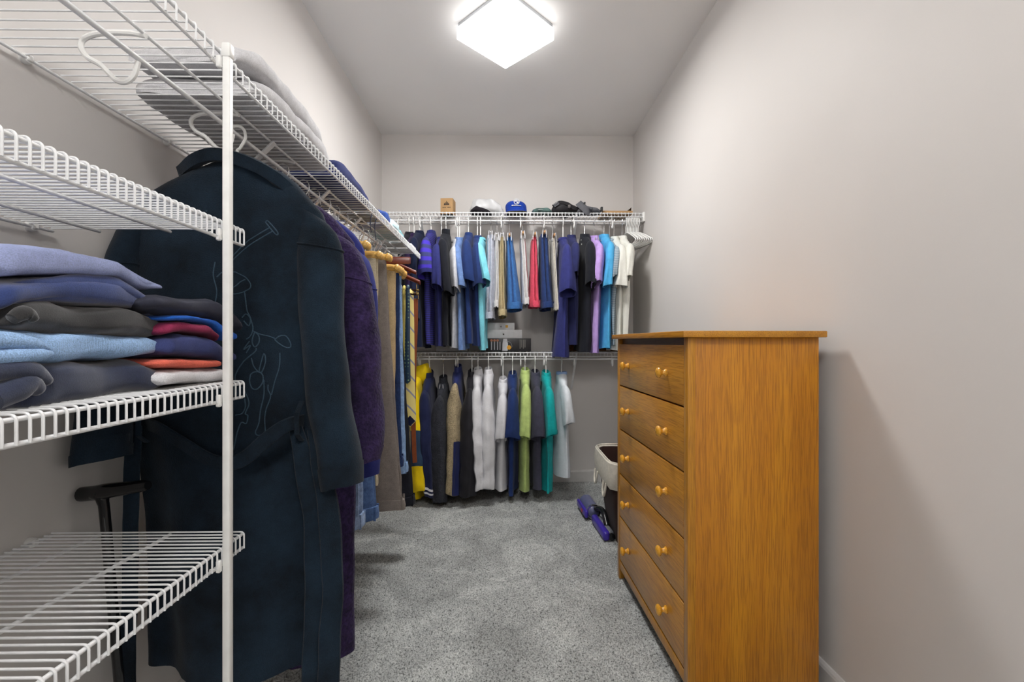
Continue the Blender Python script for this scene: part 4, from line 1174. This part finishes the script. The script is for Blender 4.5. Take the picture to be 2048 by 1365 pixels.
roll(SWN, [(-30, 800), (15, 780), (45, 768), (72, 780)], [.016, .016, .014, .008], _mats['dark_navy_knit'], 3.0)
roll(SWN, [(-30, 745), (20, 738), (60, 748), (90, 766)], [.012, .013, .012, .006], _mats['dark_navy_knit'], 4.0)
roll(SWB, [(15, 640), (40, 628), (60, 640)], [.007, .010, .006], _mats['black_wool_knit'], 5.0)
FR2 = -.583
folded('folded_shirt', 'white cotton shirt at the bottom of the small stack', 'shirt', S1, FR2, [(318, 776), (400, 770), (472, 762)], [(318, 742), (400, 737), (448, 736), (472, 752)], WHT, seed=1.7, nfold=1)
folded('folded_shirt', 'coral shirt in the small stack', 'shirt', S1, FR2, [(318, 738), (400, 737), (452, 738)], [(318, 718), (400, 715), (452, 722)], fabric('coral_jersey', rgb(232, 112, 92)), seed=2.7, nfold=0)
folded('folded_shirt', 'dusky navy sweatshirt in the small stack', 'shirt', S1, FR2, [(330, 716), (400, 716), (450, 722), (483, 720)], [(330, 680), (375, 668), (420, 672), (460, 690), (483, 712)], fabric('dusky_navy', rgb(58, 66, 112)), seed=3.1, nfold=0, amp=.006)
folded('folded_shirt', 'maroon shirt in the small stack', 'shirt', S1, FR2, [(335, 676), (375, 666), (420, 672), (452, 686)], [(335, 644), (370, 642), (420, 650), (452, 678)], fabric('maroon_jersey', rgb(146, 48, 84)), seed=4.1, nfold=0)
folded('folded_shirt', 'bright blue shirt under the charcoal one in the small stack', 'shirt', S1, FR2, [(335, 642), (380, 641), (430, 652), (460, 684), (480, 680)], [(335, 630), (380, 630), (440, 638), (470, 662), (480, 676)], fabric('bright_blue_jersey', rgb(34, 98, 196)), seed=5.3, nfold=0)
folded('folded_shirt', 'crumpled charcoal shirt on top of the small stack', 'shirt', S1, FR2, [(296, 624), (350, 630), (420, 636), (460, 652), (487, 664)], [(296, 588), (350, 590), (400, 597), (440, 600), (470, 630), (487, 656)], fabric('charcoal_poplin', rgb(48, 50, 64), 'nylon', .15, .7), seed=6.4, amp=.007, nfold=0)
folded('folded_sweater', 'slate grey sweater at the near end of the sweater shelf', 'sweater', S1, FR, [(-260, 905), (-60, 850), (21, 822)], [(-260, 810), (-60, 782), (10, 784), (21, 806)], fabric('slate_knit', rgb(66, 74, 90), 'jersey', .1), seed=7.1, nfold=1)
folded('folded_shirt', 'black shirt at the near end of the sweater shelf', 'shirt', S1, FR, [(-260, 806), (-60, 782), (8, 778)], [(-260, 720), (-60, 700), (0, 704), (8, 740)], BLACK, seed=7.7, nfold=1)
folded('folded_shirt', 'pale grey shirt at the near end of the sweater shelf', 'shirt', S1, FR, [(-260, 700), (-60, 690), (2, 640)], [(-260, 570), (-60, 580), (-5, 585), (8, 600)], HEATHER, seed=8.8, nfold=1)
solo('shelf_liner', box(-.93, -.585, dep(330, -.585), .982, 1.0232, 1.0252), fabric('grey_felt', rgb(120, 118, 116), 'knit'), 'thin grey liner sheet under the small stack', 'shelf liner')

def bundle(name, label, cat, x0, x1, y0, y1, z0, h, mat, seed, amp=.012, pw=.5, group='things on the long left shelf', prof=None):
    rings = []; m, n = 30, 30
    for i in range(m):
        q = i / (m - 1)
        y = y0 + (y1 - y0) * (.5 - .5 * math.cos(PI * q))
        e = max(.04, 1 - abs(2 * (y - y0) / (y1 - y0) - 1) ** 5) ** .5
        hh = h * (np.interp((y - y0) / (y1 - y0), *prof) if prof else 1) * e
        ring = []
        for j in range(n):
            a = 2 * PI * j / n; c, s = math.cos(a), math.sin(a)
            x = (x0 + x1) / 2 + (x1 - x0) / 2 * (1 if c > 0 else -1) * abs(c) ** .5 * (.8 + .2 * e)
            z = z0 + hh / 2 + hh / 2 * (1 if s > 0 else -1) * abs(s) ** pw
            ring.append((x, y, z))
        rings.append(ring)
    mb = loft(rings, None, True, True, True).wobble(amp, 9, seed).wobble(amp * .35, 26, seed + 2)
    for i, a in enumerate(mb.v): a[:, 2] = np.maximum(a[:, 2], z0)
    return mb
DK = 1.6865
GH = fabric('grey_marl_sweatshirt', rgb(206, 206, 209), 'jersey', .12)
t = thing('hooded_sweatshirt', 'bulky light grey marl sweatshirt folded on the long left shelf', 'sweatshirt', (-.73, 1.3, DK), 0, 'things on the long left shelf')
part(t, 'lower_fold', bundle('', '', '', -.90, -.580, 1.08, 1.56, DK, .07, GH, 1.0, .010), GH, (-.73, 1.3, DK), True, 80)
part(t, 'upper_fold', bundle('', '', '', -.88, -.590, 1.05, 1.52, DK + .055, .075, GH, 2.0, .012), GH, (-.73, 1.3, DK), True, 80)
solo('folded_sweater', bundle('', '', '', -.90, -.582, 1.60, 2.02, DK, .085, None, 3.0, .008, .5, prof=([0, .3, .7, 1], [1, .95, .7, .25])), fabric('royal_navy_knit', rgb(44, 54, 108)), 'navy sweater folded on the long left shelf beside the grey sweatshirt', 'sweater', 'things on the long left shelf', True, 80)
solo('cap', bundle('', '', '', -.80, -.60, 2.06, 2.22, DK, .055, None, 4.0, .006), fabric('black_cap_cloth', rgb(40, 38, 42)), 'small dark cloth cap lying on the long left shelf', 'cap', 'things on the long left shelf', True, 80)
tw = thing('beach_shorts', 'blue, white and aqua swim shorts heaped on the long left shelf', 'shorts', (-.68, 2.36, DK), 0, 'things on the long left shelf')
part(tw, 'blue_panel', bundle('', '', '', -.80, -.585, 2.24, 2.42, DK, .075, None, 5.0, .012), fabric('royal_blue_cloth', rgb(54, 84, 160)), (-.68, 2.36, DK), True, 80)
part(tw, 'white_panel', bundle('', '', '', -.76, -.572, 2.30, 2.50, DK, .055, None, 5.6, .010), fabric('pale_aqua_print', rgb(190, 216, 222), var=.2), (-.68, 2.36, DK), True, 80)
part(tw, 'aqua_panel', bundle('', '', '', -.74, -.575, 2.44, 2.62, DK, .035, None, 6.6, .008), fabric('aqua_cloth', rgb(140, 196, 204)), (-.68, 2.36, DK), True, 80)
for k, yy in enumerate((2.06, 2.13)):
    part(tw, 'drawstring', ribbon(curve3([(-.60, yy + .16, DK + .006), (-.605, yy + .08, DK + .002), (-.607, yy + .015, DK - .004), (-.609, yy, DK - .05), (-.606, yy + .004, DK - .085 - .02 * k)], 4), .008, .002, (0, 1, 0)), DKNAVY, (-.68, 2.36, DK))
KRAFT = plain('kraft_card', rgb(176, 140, 96), .8)
solo('document_folder', box(-.95, -.60, 2.66, 2.80, DK, DK + .02, .003), plain('grey_card', rgb(150, 146, 140), .7), 'flat grey card folder on the long left shelf', 'folder')
solo('flat_box', box(-.94, -.582, 2.82, 2.97, DK, DK + .03, .003), plain('white_card', rgb(232, 232, 234), .6), 'flat white box at the far end of the long left shelf', 'box')

# black cane leaning on the left wall
def cane():
    a, b = (X(146, 1.045), 1.045, Zp(984, 1.045)), (X(296, 1.03), 1.03, Zp(975, 1.03))
    n0 = (X(206, 1.04), 1.04, Zp(1000, 1.04)); n1 = (X(212, 1.042), 1.042, Zp(1050, 1.042))
    ft = (-.862, 1.06, .0)
    t = thing('walking_cane', 'glossy black walking cane with curved handle leaning on the left wall', 'cane', ft)
    gl = plain('gloss_black', (.008, .008, .009, 1), .12)
    H = curve3([(a[0] + .012, a[1], a[2] - .002), (a[0] + .045, a[1], a[2] + .001), (a[0] + .09, a[1] - .006, a[2] + .009), (b[0], b[1], b[2] + .008)], 6)
    rr = np.interp(np.linspace(0, 1, len(H)), [0, .06, .3, .6, .94, 1], [.010, .0165, .0165, .0175, .0135, .010])
    part(t, 'handle', tube(H, rr, 14), gl, ft)
    S = curve3([(H[9][0], H[9][1], H[9][2] - .004), n0, n1, tuple(np.array(n1) * .45 + np.array(ft) * .55), (ft[0], ft[1], .03)], 6)
    part(t, 'shaft', tube(S, np.interp(np.linspace(0, 1, len(S)), [0, .15, .3, 1], [.021, .013, .0105, .0095]), 14), gl, ft)
    part(t, 'rubber_tip', lathe([(.015, 0), (.016, .004), (.013, .035), (.010, .037)], ft, 'z', 14), plain('black_rubber', (.02, .02, .02, 1), .8), ft)
cane()

# ------------------------------------------------------------------ things on the back shelves
DU = 2.049; YI = 3.36
def bx(px0, px1, y): return X(px0, y), X(px1, y)
x0, x1 = bx(882, 907, YI)
t = thing('kraft_box', 'small brown kraft box with dark tree emblem on the upper back shelf', 'box', ((x0 + x1) / 2, YI + .05, DU), R(-6))
hw = (x1 - x0) / 2
part(t, 'carton', box(-hw, hw, -.05, .05, 0, .118, .002), KRAFT)
part(t, 'base_tray', box(-hw * .96, hw * .96, -.048, .048, 0, .016, .001), plain('dark_kraft', rgb(110, 78, 44), .8))
INK = plain('dark_ink', rgb(62, 50, 40), .8)
mb = MB()
for k, (dx, h) in enumerate(((0, .034), (-.009, .024), (.009, .024), (-.016, .016), (.016, .016))):
    mb.add([(dx - .0042, -.0506, .066), (dx + .0042, -.0506, .066), (dx + .003, -.0506, .066 + h * .7), (dx, -.0506, .066 + h), (dx - .003, -.0506, .066 + h * .7)], [(0, 1, 2, 3, 4)])
part(t, 'emblem', mb, INK, None, False)
mb = MB()
for k in range(9):
    if k != 4: box(-.030 + k * .0068, -.030 + k * .0068 + .0046, -.0507, -.0500, .046, .0525, 0, 1, mb)
part(t, 'lettering', mb, INK, None, False)

def blob(x0, x1, y0, y1, z0, h, seed, amp, prof=None, pw=.6):
    rings = []; m, n = 30, 30
    for i in range(m):
        q = .5 - .5 * math.cos(PI * i / (m - 1)); x = x0 + (x1 - x0) * q
        e = max(.03, 1 - abs(2 * q - 1) ** 4) ** .5
        hh = h * (np.interp(q, *prof) if prof else 1) * e
        rings.append([(x, (y0 + y1) / 2 + (y1 - y0) / 2 * e * math.cos(a), z0 + hh / 2 + hh / 2 * (1 if math.sin(a) > 0 else -1) * abs(math.sin(a)) ** pw) for a in np.linspace(0, 2 * PI, n, False)])
    mb = loft(rings, None, True, True, True).wobble(amp, 11, seed).wobble(amp * .45, 30, seed + 2)
    for a in mb.v: a[:, 2] = np.maximum(a[:, 2], z0)
    return mb
BAGM, nt_, b_ = newmat('translucent_plastic_bag')
b_.inputs['Base Color'].default_value = (.78, .79, .81, 1); b_.inputs['Roughness'].default_value = .3; b_.inputs['Alpha'].default_value = .6
nz_ = N(nt_, 'ShaderNodeTexNoise', Scale=30.0, Detail=5.0); nt_.links.new(coords(nt_), nz_.inputs['Vector']); bump(nt_, b_, nz_.outputs['Fac'], .6, .006)
x0, x1 = bx(939, 1008, YI)
solo('plastic_bag', blob(x0, x1, 3.34, 3.50, DU + .012, .125, 1.0, .019, ([0, .08, .3, .6, 1], [1.05, 1.1, .95, .8, .5])), BAGM, 'crumpled translucent white plastic bag on the upper back shelf', 'plastic bag', None, True, 60)
x0, x1 = bx(938, 985, YI)
solo('cap', blob(x0, x1, 3.31, 3.46, DU, .06, 2.0, .008, ([0, .3, .6, 1], [.5, 1, .6, .2])), fabric('black_knit_cap', rgb(34, 30, 36)), 'dark cap lying under the plastic bag', 'cap', None, True, 60)

def ball_cap(px0, px1, y, z, label, mat, brimmat, logo):
    xa, xb = bx(px0, px1, y); cx, r = (xa + xb) / 2, (xb - xa) / 2
    O = (cx, y, z)
    t = thing('baseball_cap', label, 'cap', O, 0, None)
    rings = []
    for k in range(12):
        q = k / 11
        rr = r * (.97 - .06 * q) * math.sqrt(max(0, 1 - max(0, (q - .55) / .46) ** 2)) + .001
        rings.append([(rr * math.cos(a) - .006 * q, rr * .95 * math.sin(a) + .04, .008 + q * .105 + .005 * math.sin(a) * q) for a in np.linspace(0, 2 * PI, 36, False)])
    part(t, 'crown', loft(rings, None, True, False, True).wobble(.004, 16, 2), mat)
    rings = []
    for k in range(10):
        q = k / 9
        row = []
        for a in np.linspace(PI * 1.04, PI * 1.96, 26):
            rad = r * (.93 + .33 * q)
            xx = rad * math.cos(a) * (1 - .10 * q)
            row.append((xx, rad * math.sin(a) + .04, .030 - .020 * q - 2.6 * xx * xx * (q + .8)))
        rings.append(row)
    top_ = np.array(rings); bot_ = top_ - np.array((0, 0, .003))
    mb = MB(); loft(top_, mb, False); loft(bot_[::-1], mb, False)
    loft([top_[-1], bot_[-1]], mb, False)
    part(t, 'brim', mb, brimmat)
    if logo:
        W = fabric('white_embroidery', rgb(236, 238, 244), 'knit', .04)
        fy = lambda x: .04 - r * .935 * math.sqrt(max(0, 1 - (x / r) ** 2)) - .003
        ring = [(.019 * math.cos(a), fy(.019 * math.cos(a)) , .082 + .019 * math.sin(a)) for a in np.linspace(0, 2 * PI, 28, False)]
        e = part(t, 'badge_ring', tube(ring, .0026, 6, None, False, True), W)
        mb = MB()
        for q0 in (PI / 2, PI * 1.5):
            arc = [(.0135 * math.cos(a), fy(.0135 * math.cos(a)) - .0005, .082 + .0135 * math.sin(a)) for a in np.linspace(q0, q0 + PI / 2, 8)]
            mb.add([(0, fy(0) - .0012, .082)] + arc, [tuple(range(9))])
        part(t, 'badge_quarter', mb, W, None, False)
        P = [(x, fy(x) - .0005, .054 + .0018 * math.sin(x * 900) + (.001 if x < 0 else 0)) for x in np.linspace(-.036, .034, 40)]
        part(t, 'script', tube(P, np.interp(np.linspace(0, 1, 40), [0, .2, 1], [.0038, .0030, .0014]), 6), W)
    return t
CAPB = fabric('royal_blue_cap_twill', rgb(28, 66, 168), 'denim', .05)
ball_cap(1011, 1055, 3.40, DU + .012, 'royal blue baseball cap with round white badge on the front', CAPB, CAPB, True)
OL = fabric('dark_olive_cap', rgb(58, 56, 48), 'denim', .08)
xa, xb = bx(1009, 1058, 3.38)
solo('cap', blob(xa, xb, 3.315, 3.47, DU, .022, 5.0, .003), OL, 'flattened dark olive cap under the blue baseball cap', 'cap', None, True, 60)
xa, xb = bx(1062, 1106, 3.37)
GRN, nt_, b_ = newmat('dark_green_vinyl'); b_.inputs['Roughness'].default_value = .3
nz_ = N(nt_, 'ShaderNodeTexNoise', Scale=14.0); nt_.links.new(coords(nt_), nz_.inputs['Vector']); nt_.links.new(ramp(nt_, nz_.outputs['Fac'], [(.35, rgb(40, 58, 56)), (.65, rgb(84, 112, 108))]), b_.inputs['Base Color'])
solo('pouch', blob(xa, xb, 3.32, 3.48, DU, .046, 6.0, .006), GRN, 'dark green vinyl pouch between the caps and the black bag', 'pouch', None, True, 60)
xa, xb = bx(1101, 1162, 3.38)
BB = fabric('black_bag_nylon', rgb(40, 39, 42), 'nylon', .15, .55)
O = ((xa + xb) / 2, 3.40, DU)
t = thing('waist_bag', 'crumpled black nylon bag with strap buckle on the upper back shelf', 'bag', O)
part(t, 'pouch', blob(xa, xb, 3.31, 3.50, DU, .092, 7.0, .013, ([0, .25, .5, .8, 1], [.7, 1, 1, .8, .5])), BB, O, True, 60)
part(t, 'strap', ribbon(curve3([(xa + .01, 3.325, DU + .05), (xa + .06, 3.312, DU + .075), (xa + .12, 3.305, DU + .06), (xa + .17, 3.31, DU + .03), (xa + .22, 3.32, DU + .05)], 5), .022, .005, (0, -.3, 1)).wobble(.004, 14), BB, O)
mb = tube([(xa + .022, 3.302, DU + .040), (xa + .055, 3.300, DU + .060), (xa + .046, 3.300, DU + .074), (xa + .013, 3.302, DU + .054)], .0038, 6, None, False, True)
tube([(xa + .018, 3.300, DU + .047), (xa + .050, 3.298, DU + .067)], .003, 6, mb)
part(t, 'buckle', mb, plain('grey_buckle', rgb(96, 96, 102), .35), O)
part(t, 'strap_roll', lathe([(.0, -.01), (.012, -.009), (.014, 0), (.012, .009), (0, .01)], (xa + .128, 3.30, DU + .042), 'x', 14), plain('grey_buckle2', rgb(90, 86, 84), .5), O)
xa, xb = bx(1152, 1202, 3.35)
O = ((xa + xb) / 2, 3.36, DU)
t = thing('belt_pouch', 'grey fabric pouch beside the black nylon bag', 'pouch', O)
GB = fabric('dark_grey_canvas', rgb(92, 93, 98), 'nylon', .1, .7)
part(t, 'body', blob(xa, xb, 3.29, 3.42, DU + .0, .062, 8.0, .007, ([0, .15, .35, .6, 1], [.9, 1.15, .9, .75, .6])), GB, O, True, 60)
part(t, 'flap', ribbon(curve3([(xa + .01, 3.30, DU + .07), (xa + .045, 3.286, DU + .03), (xa + .075, 3.28, DU - .002), (xa + .11, 3.283, DU + .012)], 5), .05, .004, (1, 0, .6)).wobble(.004, 12), GB, O)
part(t, 'cord_lock', lathe([(0, -.008), (.007, -.006), (.007, .006), (0, .008)], (xa + .052, 3.283, DU + .062), 'z', 10), BLACKP, O)
part(t, 'end_strap', box(xb - .012, xb + .004, 3.30, 3.33, DU + .01, DU + .042, .003), BLACKP, O)
xa, xb = bx(1204, 1266, 3.36)
t = thing('cardboard_tray', 'flat brown cardboard at the right end of the upper back shelf', 'cardboard', ((xa + xb) / 2, 3.42, DU))
hw = (xb - xa) / 2
part(t, 'sheet', box(-hw, hw - .01, -.09, .10, 0, .022, .002), KRAFT)
part(t, 'flap', MB().add([(hw - .05, -.08, .022), (hw - .012, -.06, .055), (hw - .008, .06, .05), (hw - .05, .08, .022), (hw + .0, .0, .022)], [(0, 1, 2, 3), (1, 4, 2)]), plain('dark_kraft', rgb(110, 78, 44), .8), None, False)

# lower back shelf
DLW = 1.036; YP = 3.36
def pbox(name, px0, px1, py0, py1, y, dpt, label, mat, z0):
    xa, xb = bx(px0, px1, y)
    O = ((xa + xb) / 2, y, z0)
    t = thing(name, label, 'box', O, 0, 'boxes on the lower back shelf')
    h = Zp(py0, y) - Zp(py1, y); hw = (xb - xa) / 2
    part(t, 'carton', box(-hw, hw, 0, dpt, 0, h, .0015), mat)
    return t, hw, h
BK = plain('black_gloss_carton', rgb(38, 38, 42), .35)
t, hw, h = pbox('product_box', 962, 1062, 677, 703, YP, .14, 'black product box printed with steel tools under the white boxes', BK, DLW)
SIL = plain('silver_print', rgb(176, 176, 182), .4); COP = plain('copper_print', rgb(190, 120, 84), .4)
for k, x in enumerate((-hw * .58, -hw * .46, -hw * .34, -hw * .24)):
    mb = box(x - .004, x + .004, -.0012, 0, h * .12, h * .74)
    part(t, 'tool_print', mb, SIL, None, False)
    if k < 3: part(t, 'tool_head_print', lathe([(.0, -.0014), (.0095, -.001), (.0095, 0)], (x, 0, h * .84), 'y', 16), COP)
part(t, 'jug_print', MB().add([(-.028, -.0013, h * .04), (.012, -.0013, h * .04), (.014, -.0013, h * .55), (.006, -.0013, h * .97), (-.020, -.0013, h * .97), (-.026, -.0013, h * .6)], [(0, 1, 2, 3, 4, 5)]), plain('white_print', rgb(228, 228, 232), .5), None, False)
part(t, 'orange_print', lathe([(.0, -.0018), (.016, -.0015), (.016, 0)], (.022, 0, h * .3), 'y', 18), plain('orange_print', rgb(240, 170, 40), .5))
part(t, 'arc_print', tube([(.01 + .034 * math.cos(a), -.001, h * .4 + .034 * math.sin(a)) for a in np.linspace(-.3, 1.9, 16)], .0016, 5), SIL)
mb = MB()
for k in range(4): box(hw * .55 + k * .012, hw * .55 + k * .012 + .005, -.0012, 0, h * (.2 + .1 * (k % 2)), h * .9, 0, 1, mb)
part(t, 'text_print', mb, plain('grey_print', rgb(130, 128, 122), .5), None, False)
WB = plain('white_gloss_carton', rgb(236, 236, 238), .35)
t, hw, h1 = pbox('device_box', 970, 1044, 660, 677, YP + .01, .12, 'long white device box with small dark fruit logo', WB, DLW + h + .0005)
def fruit(parent, cz, s, mat):
    P = [(0, .55), (.35, .75), (.75, .6), (.62, .2), (.85, -.25), (.5, -.85), (.2, -.9), (0, -.8), (-.2, -.9), (-.5, -.85), (-.85, -.25), (-.8, .4), (-.4, .75)]
    mb = MB().add([(a * s, -.0008, cz + b * s) for a, b in P], [tuple(range(len(P)))])
    mb.add([(.05 * s, -.0008, cz + .8 * s), (.35 * s, -.0008, cz + 1.0 * s), (.35 * s, -.0008, cz + 1.35 * s), (.05 * s, -.0008, cz + 1.1 * s)], [(0, 1, 2, 3)])
    part(parent, 'logo', mb, mat, None, False)
fruit(t, h1 * .48, .0068, BLACKP)
t, hw, h2 = pbox('device_box', 975, 1029, 646, 660, YP + .02, .10, 'short white device box with orange sticker on top of the pile', WB, DLW + h + h1 + .001)
fruit(t, h2 * .45, .0058, plain('grey_logo', rgb(130, 130, 134), .3))
part(t, 'sticker', box(.034, .052, -.0008, 0, h2 * .3, h2 * .66), plain('orange_sticker', rgb(244, 186, 60), .5), None, False)
t, hw, h3 = pbox('flat_box', 872, 935, 690, 703, YP, .14, 'low pale grey box under the heather and denim shirts', plain('pale_grey_card', rgb(190, 190, 192), .5), DLW)
xa, xb = bx(1136, 1236, 3.40)
t = thing('wicker_tray', 'low brown wicker tray under the lavender and blue polos', 'tray', ((xa + xb) / 2, 3.45, DLW), 0)
hw = (xb - xa) / 2
WK = striped('brown_wicker', rgb(120, 78, 36), rgb(58, 36, 20), 60.0, 'X', lo=.4, hi=.6, dist=2.0)
part(t, 'base', box(-hw, hw, -.08, .09, 0, .01, .002), WK)
for k in range(3):
    z = .014 + .013 * k
    part(t, 'woven_band', tube([(-hw, -.085, z), (hw, -.085, z), (hw, .095, z), (-hw, .095, z)], .0075, 8, None, False, True).wobble(.002, 60, k), WK)
